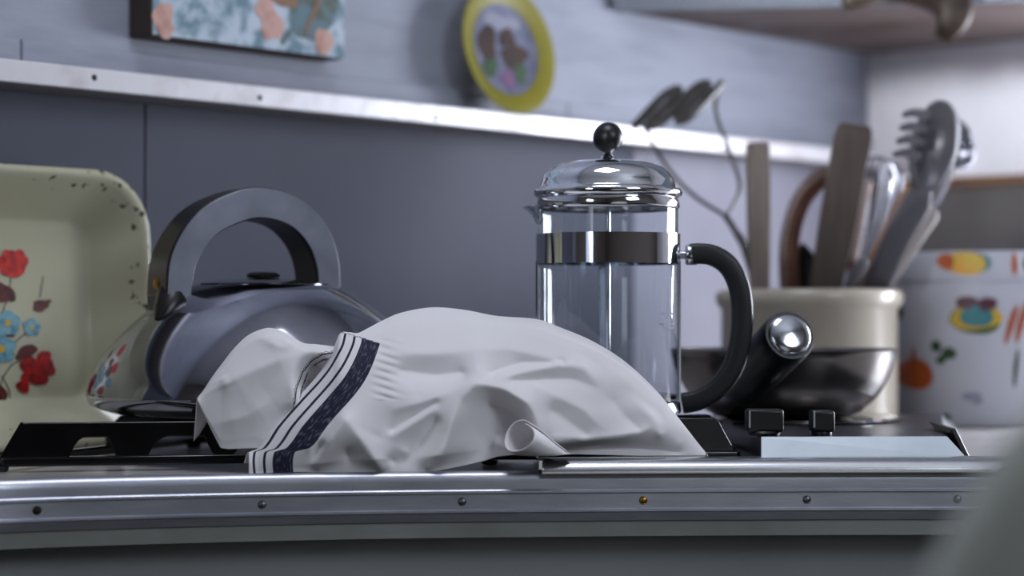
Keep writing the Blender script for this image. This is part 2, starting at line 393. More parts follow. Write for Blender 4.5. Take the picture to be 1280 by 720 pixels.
f = MB(); sc_ = Vector((TOP_LIGHT[0], TOP_LIGHT[1], CEIL-0.012)); hs_ = TOP_LIGHT[2]  # frame and pane made up to house the added top light
for sg in (-1, 1):
    f.box(sc_+U*(sg*(hs_+0.01)), (0.03, 2*hs_+0.05, 0.022), AX); f.box(sc_+N*(sg*(hs_+0.01)), (2*hs_+0.05, 0.03, 0.022), AX)
wo = tag(f.build('added_top_light_frame', 'window_paint', smooth=False), 'white framed added top light above the counter, out of view', kind='structure')
MB().box(sc_+Vector((0, 0, 0.009)), (2*hs_, 2*hs_, 0.003), AX).build('pane', 'pane_glass', wo, smooth=False)

# ------------------------------------------------------------------ counter with curved front edge
edge_tab = [(-260, 1.225), (-120, 1.284), (0, 1.325), (160, 1.353), (320, 1.374), (480, 1.390), (640, 1.400), (800, 1.407), (960, 1.412), (1120, 1.415), (1280, 1.414), (1500, 1.40), (1900, 1.34)]
pts = [wp(-1.1, 0.30)] + [wp(-0.75, 0.29)] + [Vector(((px-640)/F*d, d, 0)) for px, d in edge_tab] + [Vector((0.82, 1.17, 0)), Vector((1.0, 1.02, 0)), Vector((1.2, 0.84, 0))]
EDGE = spline(pts, 6)
# end on the right wall's line
tcw = thing('countertop', 'pale grey worktop with curved front edge and screwed aluminium trim', 'countertop', (0.1, 1.7, 0))
back = [wp(TC-0.001, ROOM_W*0.62), wp(TC-0.001, 0.001), wp(-1.1, 0.001)]
poly = EDGE + [Vector((p.x, p.y, 0)) for p in back]
mb = MB(); mb.prism([p+Vector((0, 0, -0.0005)) for p in poly], (0, 0, -0.0325)); mb.build('top_board', 'counter_top', tcw, smooth=False)
def offset_curve(curve, o):
    out = []
    for i, p in enumerate(curve):
        t = (curve[min(i+1, len(curve)-1)]-curve[max(i-1, 0)]).normalized()
        out.append(p + Vector((t.y, -t.x, 0))*o)
    return out
def sweep(mb, curve, prof, close=True):
    rows = []
    for (o, z) in prof:
        rows.append([Vector((p.x, p.y, z)) for p in offset_curve(curve, o)])
    m_ = len(curve); k = len(prof); vs_ = [rows[j][i] for i in range(m_) for j in range(k)]; fs = []
    for i in range(m_-1):
        for j in range(k if close else k-1):
            j2 = (j+1) % k
            fs.append((i*k+j, i*k+j2, (i+1)*k+j2, (i+1)*k+j))
    if close: fs += [tuple(range(k)), tuple(reversed(range((m_-1)*k, m_*k)))]
    return mb.add(vs_, fs)
prof = [(-0.012, 0.0), (-0.002, 0.0008), (0.0008, 0.0005), (0.0028, -0.0003), (0.0043, -0.0017), (0.0052, -0.0038), (0.0054, -0.006), (0.0054, -0.0115), (0.0066, -0.0124), (0.0066, -0.0140), (0.0044, -0.0148), (0.0044, -0.0248), (0.0066, -0.0256), (0.0066, -0.0270), (0.005, -0.0278), (0.004, -0.0335), (-0.002, -0.0335), (-0.002, -0.0006), (-0.012, -0.0004)]
trim = sweep(MB(), EDGE, prof).build('edge_trim', 'aluminium', tcw, angle=25)
tag(trim, 'ribbed aluminium trim')
sweep(MB(), EDGE, [(-0.02, -0.0336), (0.0025, -0.0336), (0.0025, -0.0445), (-0.02, -0.0445)]).build('board_edge', 'board_edge', tcw, smooth=False)
def edge_at(px):
    best = min(range(len(EDGE)-1), key=lambda i: abs(640+F*EDGE[i].x/EDGE[i].y-px) if EDGE[i].y > 0.3 else 1e9)
    a, b2 = EDGE[max(best-1, 0)], EDGE[best+1]
    fa, fb = 640+F*a.x/a.y, 640+F*b2.x/b2.y
    k = (px-fa)/(fb-fa); t = (b2-a).normalized()
    return a.lerp(b2, k), Vector((t.y, -t.x, 0))
for px, mm in ((45, 'screw_dark'), (327, 'screw_steel'), (577, 'screw_steel'), (803, 'brass'), (1007, 'screw_steel'), (1195, 'screw_steel')):
    p, nn = edge_at(px); q = nn.to_track_quat('Z', 'Y').to_matrix().to_4x4()
    c = p+nn*0.0044+Vector((0, 0, -0.0198))
    s_ = MB().lathe([(0.0001, 0.0014), (0.0018, 0.0013), (0.0028, 0.0005), (0.0030, 0)], 14, Matrix.Translation(c) @ q)
    so = s_.build('screw', mm, tcw)
    # slot across the head
base = offset_curve(EDGE, -0.022)
bc = MB().prism([Vector((p.x, p.y, -0.0446)) for p in base]+[Vector((p.x, p.y, -0.0446)) for p in back], (0, 0, FLOOR+0.0446))
bo = bc.build('base_cabinet', 'base_front', None, smooth=False)
tag(bo, 'dull grey-beige cupboard front below the worktop edge', 'cabinet')

# chrome bar lying along the front edge
i0 = [i for i in range(len(EDGE)) if EDGE[i].y > 0.5 and 640+F*EDGE[i].x/EDGE[i].y > 690][0]
pb, nb = edge_at(676)
curve = [pb] + [p for p in EDGE[i0:] if p.x < 0.47]
cb = thing('chrome_bar', 'long rounded chrome bar lying along the worktop front edge', 'metal bar', tuple(pb))
prof = [(-0.022, 0.0012), (-0.022, 0.006), (-0.019, 0.0082), (-0.012, 0.0092), (-0.004, 0.0088), (0.002, 0.0074), (0.0062, 0.0045), (0.0082, 0.001), (0.0080, -0.002), (0.0068, -0.0035), (0.0062, -0.0035), (0.0062, 0.0012)]
mat('bar_chrome', (246, 246, 250), 0.24, 1.0)
sweep(MB(), curve, prof).build('bar', 'bar_chrome', cb)
tt = (curve[1]-curve[0]).normalized(); nn = Vector((tt.y, -tt.x, 0))
MB().box(pb - nn*0.012 + Vector((0, 0, 0.0052)) + nn*0.0052 - tt*0.001, (0.004, 0.0305, 0.0080), (tt, nn, Vector((0, 0, 1)))).build('end_cap', 'chrome', cb, smooth=False, bevel=0.001)

# ------------------------------------------------------------------ shelf on the back wall
sh = thing('wall_shelf', 'long narrow shelf with bright painted edge and screw holes', 'shelf', tuple(wp(0.1, 0.0, 0.2865)))
wbox(MB(), -1.1, TC-0.001, 0.001, 0.056, 0.2868, 0.3025).build('board', 'shelf_wood', sh, smooth=False)
wbox(MB(), -1.1, TC-0.001, 0.0562, 0.060, 0.2855, 0.3032).build('edge_strip', 'shelf_edge', sh, smooth=False, bevel=0.0012)
for px, py in ((118, 97), (325, 122), (545, 147), (735, 168), (905, 186)):
    p = ray_plane(px, py, wp(0, 0.060), N)
    q = N.to_track_quat('Z', 'Y').to_matrix().to_4x4()
    MB().lathe([(0.0001, 0.0006), (0.0020, 0.0006), (0.0026, 0)], 12, Matrix.Translation(p) @ q).build('screw', 'screw_dark', sh)

# ------------------------------------------------------------------ corner cabinet at the top right
A = wp(0.800, 0.004); B = wp(TC-0.004, 0.76); Cn = wp(TC-0.004, 0.004); ZC = 0.433
cc = thing('corner_cabinet', 'pale corner cupboard with stained wooden underside above the utensil pot', 'cabinet', (Cn.x, Cn.y, ZC))
MB().prism([Vector((p.x, p.y, ZC)) for p in (A, B, Cn)], (0, 0, 0.014)).build('underside', 'stained_ply', cc, smooth=False)
fd = (B-A).normalized(); fn = Vector((fd.y, -fd.x, 0))
MB().prism([Vector((p.x, p.y, ZC+0.0142)) for p in (A, B, Cn)], (0, 0, 0.5)).build('body', 'cabinet_paint', cc, smooth=False)
Lr = (B-A).length; cR = A+fd*(Lr/2)+fn*0.0045
MB().box((cR.x, cR.y, ZC+0.018), (Lr, 0.008, 0.040), (fd, fn, Vector((0, 0, 1)))).build('front_rail', 'cabinet_paint', cc, smooth=False, bevel=0.001)
for k in range(2):
    L = (B-A).length
    c = A+fd*(L*(0.30+0.40*k)) + fn*0.0175
    d_ = MB().box((c.x, c.y, ZC+0.27), (L*0.37, 0.016, 0.46), (fd, fn, Vector((0, 0, 1)))).build('door', 'cabinet_paint', cc, smooth=False, bevel=0.003)
    kb = c+fd*(L*0.15*(1 if k == 0 else -1))+fn*0.008
    MB().lathe([(0.004, 0), (0.004, 0.01), (0.011, 0.014), (0.012, 0.02), (0.007, 0.024), (0.0001, 0.025)], 16, Matrix.Translation((kb.x, kb.y, ZC+0.16)) @ fn.to_track_quat('Z', 'Y').to_matrix().to_4x4()).build('knob', 'brass', d_)
# curved wooden hook below the cabinet
DH = 2.06
hp = spline([P(1052, 6, DH+0.02), P(1075, -4, DH+0.02), P(1110, -16, DH+0.03), P(1150, -14, DH+0.02), P(1184, 0, DH), P(1192, 18, DH-0.01), P(1186, 34, DH-0.01), P(1177, 47, DH)], 6)
hr = [0.006+0.007*math.sin(PI*min(1, (i/(len(hp)-1))*1.02)) + 0.004*(1-abs(2*i/(len(hp)-1)-1.3)) for i in range(len(hp))]
hr = [max(0.0025, r) for r in hr]; hr[-1] = 0.002
hk = thing('curved_wooden_hook', 'brown curved wooden hook hanging below the corner cupboard', 'hook', tuple(P(1120, -20, DH+0.03)))
MB().tube(hp, hr, 12, flat=(1.0, 1.25), side=(0, 1, 0)).build('hook', 'hook_wood', hk, sub=1)
pt = P(1128, -16, DH+0.03)
MB().lathe([(0.010, 0), (0.010, 0.003), (0.007, 0.006), (0.007, ZC-pt.z-0.0005)], 14, Matrix.Translation(pt)).build('peg', 'hook_wood', hk)

# ------------------------------------------------------------------ picture on the wall
PO = 0.032
pbr = ray_plane(431, 74, wp(0, PO), N); pbl = ray_plane(190, 45, wp(0, PO), N)
ta = (pbl-W0).dot(U); tb_ = (pbr-W0).dot(U); zb = (pbr.z+pbl.z)/2
pic = thing('wall_picture', 'thick-edged canvas picture of pale blue brushwork with peach blossoms', 'picture', tuple(wp((ta+tb_)/2, 0.001, zb)))
wbox(MB(), ta, tb_, 0.0005, PO-0.001, zb, zb+0.26).build('stretcher', 'canvas_side', pic, smooth=False, bevel=0.003)
wbox(MB(), ta+0.001, tb_-0.001, PO-0.001, PO, zb+0.001, zb+0.259).build('canvas', 'painting', pic, smooth=False)
def blob(mb, c, ax, ay, rx, ry, seed=0, n=18, wob=0.18, lift=0.0, rot=0.0):
    rnd = random.Random(seed); ph = [rnd.uniform(0, 6.28) for _ in range(3)]; c = Vector(c)
    nn = ax.cross(ay).normalized(); vs_ = [c+nn*lift]
    for k in range(n):
        a = 2*PI*k/n; r = 1+wob*(0.6*math.sin(2*a+ph[0])+0.5*math.sin(3*a+ph[1])+0.4*math.sin(5*a+ph[2]))
        x, y = rx*r*math.cos(a), ry*r*math.sin(a)
        x, y = x*math.cos(rot)-y*math.sin(rot), x*math.sin(rot)+y*math.cos(rot)
        vs_.append(c+ax*x+ay*y+nn*lift)
    mb.add(vs_, [(0, k+1, (k+1) % n+1) for k in range(n)])
ZV = Vector((0, 0, 1))
pm = MB()
def pb_(px, py, rx, ry, mi, seed, lift, rot=0):
    pm.cur = mi; c = ray_plane(px, py, wp(0, PO+lift), N); blob(pm, c, U, ZV, rx, ry, seed, rot=rot)
pb_(204, 22, 0.010, 0.014, 0, 1, 0.0004); pb_(208, 38, 0.008, 0.007, 0, 2, 0.0006); pb_(340, 30, 0.012, 0.016, 0, 3, 0.0004, 0.4)
pb_(332, 12, 0.010, 0.012, 0, 13, 0.0005); pb_(405, 52, 0.010, 0.013, 0, 4, 0.0006); pb_(355, -2, 0.018, 0.007, 2, 5, 0.0006)
pb_(385, 20, 0.024, 0.022, 1, 6, 0.0003, 0.6); pb_(408, 8, 0.012, 0.03, 1, 7, 0.0004, -0.4); pb_(395, 10, 0.002, 0.03, 2, 9, 0.0008, -0.5); pb_(360, 44, 0.003, 0.012, 1, 11, 0.0008, -0.8)
pm.build('painted_blossoms', ['paint_peach', 'paint_leaf', 'paint_brown'], pic, smooth=False)

# ------------------------------------------------------------------ yellow plate leaning on the shelf
lean = math.radians(9); PR = 0.066
pc0 = ray_plane(636, 62, wp(0, 0.034), N); tpl = (pc0-W0).dot(U)
pax = (N*math.cos(lean)+ZV*math.sin(lean)).normalized(); pup = (ZV*math.cos(lean)-N*math.sin(lean)).normalized()
pcn = wp(tpl, 0.026, 0.3036+PR*math.cos(lean)+0.0005)
pl = thing('decorative_plate', 'small yellow-rimmed plate with blurry painted centre leaning on the shelf', 'plate', tuple(wp(tpl, 0.034, 0.3036)))
M4 = Matrix((( U.x, pup.x, pax.x, pcn.x), (U.y, pup.y, pax.y, pcn.y), (U.z, pup.z, pax.z, pcn.z), (0, 0, 0, 1)))
MB().lathe([(0.0001, -0.001), (0.034, -0.001), (0.040, 0.001), (PR-0.002, 0.0072), (PR, 0.0085), (PR, 0.0102), (PR-0.002, 0.0104), (0.047, 0.0046), (0.043, 0.0020), (0.0001, 0.0015)], 64, M4).build('dish', 'plate_yellow', pl)
MB().lathe([(0.0001, 0.0018), (0.0425, 0.0022), (0.0462, 0.0048)], 48, M4).build('centre', 'plate_centre', pl)
pp = MB()
def plb(x, y, rx, ry, mi, seed, lift, rot=0):
    pp.cur = mi; blob(pp, M4 @ Vector((x, y, 0.0024+lift)), U, pup, rx, ry, seed, wob=0.25, rot=rot)
plb(-0.024, 0.004, 0.012, 0.022, 0, 1, 0.0002); plb(0.014, -0.006, 0.02, 0.012, 0, 2, 0.0002); plb(0.006, 0.012, 0.010, 0.012, 0, 3, 0.0004)
plb(-0.024, -0.020, 0.010, 0.010, 1, 4, 0.0004, 0.5); plb(0.020, -0.022, 0.010, 0.010, 1, 5, 0.0005, -0.5); plb(0, -0.030, 0.012, 0.008, 2, 6, 0.0006); plb(0.0, 0.028, 0.024, 0.009, 3, 7, 0.0003)
pp.build('painted_scene', ['plate_brown', 'print_green', 'plate_purple', 'print_grey'], pl, smooth=False)

# ------------------------------------------------------------------ enamel tray leaning on the wall
tl = math.radians(3.0); TW, TH, TR_ = 0.40, 0.222, 0.052
tn = (N*math.cos(tl)+ZV*math.sin(tl)).normalized(); tup = (ZV*math.cos(tl)-N*math.sin(tl)).normalized()
rimp = ray_plane(185, 330, wp(0, 0.038), N); t_r = (rimp-W0).dot(U)
to = wp(t_r-TW/2, 0.0185, 0.0015)          # middle of the bottom edge, back face
tr = thing('enamel_tray', 'cream enamel tray with chipped rim and painted red and blue flowers', 'tray', tuple(to))
def rrect(inset, c, n=9):
    w, h, r = TW/2-inset, TH/2-inset, max(0.006, TR_-inset*0.75); out = []
    for (sx, sy, a0) in ((1, 1, 0), (-1, 1, PI/2), (-1, -1, PI), (1, -1, 1.5*PI)):
        for k in range(n+1):
            a = a0+PI/2*k/n
            out.append(to+U*(sx*(w-r)+r*math.cos(a))+tup*(TH/2+sy*(h-r)+r*math.sin(a))+tn*c)
    return out
rings = [(0.0015, 0.0265), (0, 0.0290), (0.0008, 0.0315), (0.003, 0.0325), (0.0055, 0.0318), (0.009, 0.0290), (0.016, 0.0220), (0.024, 0.0142), (0.031, 0.0075), (0.0365, 0.0028), (0.0392, 0.0008), (0.0410, 0.0001), (0.046, 0.0)]
vs_ = []; fs = []; rv = []
for q, (ins, c) in enumerate(rings):
    r_ = rrect(ins, c); vs_ += r_; rv += [1.0 if q < 5 else (0.97 if q < 7 else 0.0)]*len(r_)
k = len(r_)
for i in range(len(rings)-1):
    for j in range(k): fs.append((i*k+j, i*k+(j+1) % k, (i+1)*k+(j+1) % k, (i+1)*k+j))
fs.append(tuple((len(rings)-1)*k+j for j in range(k)))
ob = MB().add(vs_, fs).build('tray_body', 'tray_enamel', tr, solid=0.0012, angle=60)
ra = ob.data.attributes.new('rim', 'FLOAT', 'POINT')
for i, v in enumerate(rv): ra.data[i].value = v
fl = MB(); FM = ['flower_red', 'flower_crimson', 'flower_dark', 'flower_blue', 'flower_stem', 'flower_gold']
def fb(px, py, rx, ry, mi, seed, lift=0.0004, rot=0.0, wob=0.16):
    fl.cur = mi; blob(fl, ray_plane(px, py, to+tn*(0.0008+lift), tn), U, tup, rx/1300, ry/1600, seed, rot=rot, wob=wob)
def stem(pts, w=2.0):
    pts = spline([(x, y, 0) for x, y in pts], 5); fl.cur = 4
    q = [ray_plane(p.x, p.y, to+tn*0.0009, tn) for p in pts]
    for a, b2 in zip(q, q[1:]):
        d = (b2-a).normalized(); s_ = tn.cross(d)*(w/3200)
        fl.add([a-s_, b2-s_, b2+s_, a+s_], [(0, 1, 2, 3)])
stem([(14, 345), (10, 370), (0, 400), (-10, 440)]); stem([(50, 372), (53, 352), (54, 345)]); stem([(38, 412), (22, 425), (8, 440)]); stem([(45, 460), (22, 452), (5, 470), (-5, 500)]); stem([(2, 470), (12, 490), (10, 512)])
for dx, dy, r, s_ in ((-8, 0, 11, 1), (7, 2, 12, 2), (0, 6, 13, 3), (-4, -8, 8, 4), (9, -8, 7, 5), (0, 0, 10, 6)): fb(16+dx, 328+dy, r, r*1.15, 0, s_, 0.0004+0.00006*s_)
for dx, dy, r, s_ in ((-9, -4, 12, 1), (9, -3, 13, 2), (0, 9, 13, 3), (-10, 9, 9, 4), (8, -14, 9, 5), (0, 0, 12, 6), (-18, 22, 8, 7)): fb(47+dx, 461+dy, r, r, 1, s_+10, 0.0004+0.00006*s_)
for dx, dy, r, s_ in ((-8, 0, 13, 1), (10, -6, 12, 2), (4, 8, 12, 3), (-2, -12, 9, 4)): fb(12+dx, 527+dy, r, r, 1, s_+20, 0.0004+0.00006*s_)
fb(4, 366, 15, 12, 2, 31, 0.0005, -0.5); fb(51, 382, 9, 8, 2, 32, 0.0005); fb(58, 378, 7, 3, 2, 33, 0.0006, 0.4); fb(33, 440, 14, 8, 2, 34, 0.0005, 0.5); fb(-2, 490, 14, 9, 2, 35, 0.0006, -0.6); fb(14, 412, 9, 10, 2, 36, 0.0003, 0.9); fb(4, 515, 12, 8, 2, 37, 0.0008, 0.3)
for (cx, cy_, R_, s0) in ((10, 404, 13, 40), (40, 409, 9, 50), (2, 436, 15, 60), (-14, 414, 12, 70)):
    for k in range(5): fb(cx+R_*0.6*math.cos(k*1.257+s0), cy_+R_*0.65*math.sin(k*1.257+s0), R_*0.62, R_*0.62, 3, s0+k, 0.0005+0.00004*k)
    fb(cx, cy_, R_*0.3, R_*0.3, 5, s0+9, 0.0009)
for (px, py, s0, mi) in ((-40, 350, 80, 0), (-45, 450, 81, 1), (-70, 400, 82, 3), (-60, 500, 83, 2), (-30, 520, 84, 1), (-25, 380, 85, 2)): fb(px, py, 20, 20, mi, s0)
fl.build('painted_flowers', FM, tr, smooth=False)

# ------------------------------------------------------------------ pan supports
def pan_support(label, corners, centre, arches, right_slope, left_slope, sect=0.009):
    """corners: front-left, front-right, back-right, back-left on the worktop"""
    c = [Vector(p) for p in corners]; g = thing('pan_support', label, 'pan support', tuple(c[0]), 'black enamel pan supports')
    fr = MB()
    for a, b2 in zip(c, c[1:]+c[:1]):
        d = (b2-a).normalized(); s_ = Vector((-d.y, d.x, 0))
        fr.box((a+b2)/2+Vector((0, 0, 0.0068)), ((b2-a).length+sect*0.8, sect, 0.0065), (d, s_, ZV))
    fr.build('base_frame', 'black_enamel', g, smooth=True, bevel=0.0015)
    # four little feet keep the frame off the worktop
    for p in c:
        MB().lathe([(0.0001, 0.0001), (0.005, 0.0001), (0.006, 0.0015), (0.006, 0.0040), (0.0001, 0.0042)], 14, Matrix.Translation(p)).build('foot', 'black_rubber', g)
    # front plate with arched openings
    a, b2 = c[0], c[1]; d = (b2-a).normalized(); L = (b2-a).length; back_ = Vector((-d.y, d.x, 0)); zt = 0.0335; zl = 0.0095
    n = 90; up = []; lo = []
    for i in range(n+1):
        x = L*i/n
        top = zt
        if x < left_slope: top = zl+0.001+(zt-zl)*(x/left_slope)
        if x > L-right_slope: top = zl+0.001+(zt-zl)*((L-x)/right_slope)
        bot = zl
        for (x0, x1) in arches:
            if x0 < x < x1:
                q = (x-x0)/(x1-x0); s_ = min(1.0, q/0.32)
                bot = max(bot, zl+(zt-0.0105-zl)*(math.sin(s_*PI/2)**0.7)*(1.0 if q < 0.86 else (1-q)/0.14))
        up.append(top); lo.append(min(bot, top-0.0005))
    vs2 = []; fs2 = []
    for i in range(n+1):
        x = L*i/n; p = a+d*x
        for off in (-0.004, 0.004):
            vs2.append(p+back_*off+Vector((0, 0, lo[i]))); vs2.append(p+back_*off+Vector((0, 0, up[i])))
    for i in range(n):
        o = i*4; q = o+4
        fs2 += [(o, q, q+1, o+1), (o+2, o+3, q+3, q+2), (o+1, q+1, q+3, o+3), (o, o+2, q+2, q)]
    fs2 += [(0, 1, 3, 2), (n*4, n*4+2, n*4+3, n*4+1)]
    MB().add(vs2, fs2).build('front_plate', 'black_enamel', g, angle=35, bevel=0.001)
    cc_ = Vector((centre[0], centre[1], 0))
    mids = [(c[1]+c[2])/2, (c[2]+c[3])/2, (c[3]+c[0])/2, (c[0]+c[1])/2]
    for q, mp_ in enumerate(mids):
        dd = (cc_-mp_); l_ = dd.length; dd.normalize(); s_ = Vector((-dd.y, dd.x, 0))
        e = max(0.02, l_-0.025)
        prof_ = [(0, zl-0.001), (0, zl+0.012), (0.012, zt-0.001), (e, zt-0.001), (e, zt-0.010), (0.02, zt-0.011), (0.012, zl-0.001)]
        if q == 3: prof_ = [(0.004, zt-0.011), (0.004, zt-0.001), (e, zt-0.001), (e, zt-0.010)]
        MB().prism([mp_+dd*x-s_*0.004+Vector((0, 0, z)) for x, z in prof_], s_*0.008).build('finger', 'black_enamel', g, smooth=False, bevel=0.001)
    return g
def gp(px, d): return Vector(((px-640)/F*d, d, 0))
KX, KY = (329-640)/F*1.565, 1.565
A1, B1 = gp(0, 1.40), gp(452, 1.452)
pan_support('black enamel pan support under the kettle beside the cream tray', [A1, B1, Vector((-0.085, 1.69, 0)), Vector((-0.258, 1.655, 0))], (KX, KY),
            [(0.047, 0.078), (0.100, 0.145), (0.16, 0.21)], 0.012, 0.014)
PXC, PYC = (760-640)/F*1.52, 1.52
A2, B2 = gp(612, 1.470), gp(917, 1.472)
pan_support('black enamel pan support under the coffee press', [A2, B2, Vector((0.160, 1.635, 0)), Vector((-0.014, 1.635, 0))], (PXC, PYC),
            [(0.03, 0.07), (0.09, 0.12)], 0.013, 0.013)

# ------------------------------------------------------------------ kettle
KZ = 0.0330
ke = thing('kettle', 'polished steel dome kettle with arched dark handle and brass rivet', 'kettle', (KX, KY, KZ))
KT = Matrix.Translation((KX, KY, 0)); KR = 0.1335; zw = 0.046; ztop = 0.1462
prof = [(0.0001, KZ), (0.108, KZ), (0.114, KZ+0.001), (0.124, KZ+0.004), (0.131, zw-0.006), (KR, zw)]
for i in range(1, 24):
    a = PI/2*i/24; e = 2/1.62
    r = KR*math.cos(a)**e; z = zw+(ztop-zw)*math.sin(a)**e
    if r < 0.052: break
    prof.append((r, z))
rl, zl_ = prof[-1]
prof += [(0.0500, zl_+0.0012)]
kb = MB().lathe(prof, 96, KT).build('body', 'kettle_steel', ke, angle=60)
lp = [(0.0495, zl_+0.0002), (0.0518, zl_+0.0006), (0.0520, zl_+0.0016), (0.047, zl_+0.0026), (0.034, zl_+0.0044), (0.018, zl_+0.0056), (0.0001, zl_+0.006)]
ld = MB().lathe(lp, 64, KT).build('lid', 'kettle_steel', ke, angle=60)
zk = zl_+0.0045
MB().lathe([(0.006, zk-0.001), (0.006, zk+0.0015), (0.012, zk+0.002), (0.013, zk+0.004), (0.010, zk+0.006), (0.0001, zk+0.0065)], 28, KT).build('lid_knob', 'bakelite', ld)
ha = math.radians(30); D_ = Vector((math.cos(ha), math.sin(ha), 0)); NB = Vector((-math.sin(ha), math.cos(ha), 0)); KC = Vector((KX-0.004, KY, 0))
hpts = [(-0.0715, 0.110), (-0.0715, 0.128), (-0.067, 0.152), (-0.050, 0.176), (-0.024, 0.1895), (-0.002, 0.1925), (0.022, 0.186), (0.040, 0.169), (0.049, 0.146), (0.050, 0.118)]
hc = spline([KC+D_*s_+ZV*z for s_, z in hpts], 6)
def ribbon(mb, curve, half_t, o0, o1):
    """rectangular strap swept in the handle plane"""
    vs2 = []; fs2 = []; m_ = len(curve)
    for i, p in enumerate(curve):
        t = (curve[min(i+1, m_-1)]-curve[max(i-1, 0)]).normalized(); r_ = NB.cross(t).normalized()
        h = half_t(i/(m_-1)) if callable(half_t) else half_t
        vs2 += [p+r_*h+NB*o0, p+r_*h+NB*o1, p-r_*h+NB*o1, p-r_*h+NB*o0]
    for i in range(m_-1):
        for j in range(4): fs2.append((i*4+j, i*4+(j+1) % 4, (i+1)*4+(j+1) % 4, (i+1)*4+j))
    fs2 += [(3, 2, 1, 0), tuple((m_-1)*4+j for j in range(4))]
    return mb.add(vs2, fs2)
tf = lambda q: 0.0095+0.0025*math.sin(PI*q)
kh = ribbon(MB(), hc, tf, -0.021, 0.021).build('handle', 'bakelite', ke, bevel=0.0025, seg=3, angle=40)
ribbon(MB(), hc[2:-2], lambda q: tf(q)-0.0008, -0.0222, -0.0208).build('side_plate', 'handle_plate', kh, bevel=0.0004)
ribbon(MB(), hc[2:-2], lambda q: tf(q)-0.0008, 0.0208, 0.0222).build('side_plate', 'handle_plate', kh, bevel=0.0004)
for s_ in (-1, 1):
    sx = -0.0715 if s_ < 0 else 0.050
    def dome_z(x):
        q = min(1, abs(x)/KR); return zw+(ztop-zw)*(1-q**1.62)**(1/1.62)
    zb_ = dome_z(sx)
    bb = MB(); bb.prism([KC+D_*(sx-0.012)+NB*-0.017+ZV*(0.124), KC+D_*(sx+0.012)+NB*-0.017+ZV*(0.124), KC+D_*(sx+0.010)+NB*-0.017+ZV*(zb_-0.012), KC+D_*(sx-0.010)+NB*-0.017+ZV*(zb_-0.012)], NB*0.034)
    bb.build('handle_bracket', 'bakelite', ke, bevel=0.002)
    q4 = (D_*s_).to_track_quat('Z', 'Y').to_matrix().to_4x4()
    MB().lathe([(0.0042, -0.001), (0.0042, 0.0008), (0.003, 0.002), (0.0001, 0.0024)], 18, Matrix.Translation(KC+D_*(sx+s_*0.0098)+ZV*0.131) @ q4).build('rivet', 'brass', kh)
MB().tube([KC+D_*-0.0725+NB*-0.010+ZV*0.122, KC+D_*-0.0765+NB*-0.015+ZV*0.1145, KC+D_*-0.083+NB*-0.020+ZV*0.1085, KC+D_*-0.088+NB*-0.023+ZV*0.1035], [0.0125, 0.012, 0.009, 0.004], 16).build('handle_foot', 'bakelite', ke)
# short spout on the far right
sp0 = KC+D_*0.105+ZV*0.072; sp1 = KC+D_*0.136+ZV*0.092
MB().tube([sp0, sp0.lerp(sp1, 0.5)+ZV*0.001, sp1, sp1+(sp1-sp0).normalized()*0.003], [0.021, 0.0165, 0.0135, 0.0148], 28, cap=False).build('spout', 'kettle_steel', ke, solid=0.001)

# ------------------------------------------------------------------ coffee press
S = 1678.0
def zy(y): return H+(HY-y)/S
pr = thing('coffee_press', 'glass plunger coffee press with domed chrome lid and black handle', 'coffee press', (PXC, PYC, KZ))
PT = Matrix.Translation((PXC, PYC, 0)); RG = 0.0522
MB().lathe([(0.0001, 0.0385), (RG-0.006, 0.0385), (RG-0.001, 0.041), (RG, 0.046), (RG, 0.188)], 72, PT).build('glass_beaker', 'press_glass', pr)
# pouring lip
lip = MB(); n = 9
for k in range(n+1):
    a = PI+math.radians(-20+40*k/n); w = math.cos((k/n-0.5)*PI)
    for (r, z) in ((RG, 0.176), (RG+0.004*w, 0.183), (RG+0.0105*w, 0.1885)):
        lip.v.append((PXC+r*math.cos(a), PYC+r*math.sin(a), z))
for k in range(n):
    for j in range(2): lip.f.append((k*3+j, k*3+j+1, k*3+j+4, k*3+j+3)); lip.m.append(0)
lip.build('pouring_lip', 'press_glass', pr, solid=0.0018)
RL = 0.0548
lidp = [(0.050, 0.1860), (0.0525, 0.1862), (0.0535, 0.188), (0.0528, 0.1925), (0.0520, 0.1945), (RL, 0.1962), (RL+0.0008, 0.1985), (RL, 0.2008), (0.0520, 0.2018), (0.0508, 0.2028), (0.0498, 0.2075), (0.0472, 0.2125), (0.0425, 0.2168), (0.035, 0.2200), (0.024, 0.2222), (0.012, 0.2232), (0.0065, 0.2236), (0.0055, 0.2255), (0.0042, 0.2268), (0.0030, 0.2275), (0.0030, 0.231)]
pld = MB().lathe(lidp, 80, PT).build('lid', 'chrome', pr, angle=75)
MB().sphere((PXC, PYC, zy(172)), 0.0113, 28).build('knob', 'black_plastic', pld)
MB().lathe([(RG+0.0004, zy(330)), (RG+0.0016, zy(330)), (RG+0.0016, zy(293)), (RG+0.0004, zy(293)), (RG+0.0004, zy(330))], 80, PT).build('band', 'chrome', pr)
for a in (0, PI/2+0.0, PI):
    ca, sa = math.cos(a), math.sin(a)
    c = Vector((PXC+ca*(RG+0.0011), PYC+sa*(RG+0.0011), (zy(330)+0.036)/2+0.001))
    MB().box(c, (0.0012, 0.009, zy(330)-0.036+0.002), (Vector((ca, sa, 0)), Vector((-sa, ca, 0)), ZV)).build('strap', 'chrome_soft', pr, smooth=False)
MB().lathe([(RG-0.012, 0.0352), (RG+0.0018, 0.0352), (RG+0.0022, 0.0375), (RG+0.0016, 0.043), (RG+0.0006, 0.043), (RG+0.0004, 0.0375), (RG-0.012, 0.0372), (RG-0.012, 0.0352)], 64, PT).build('base_ring', 'chrome_soft', pr)
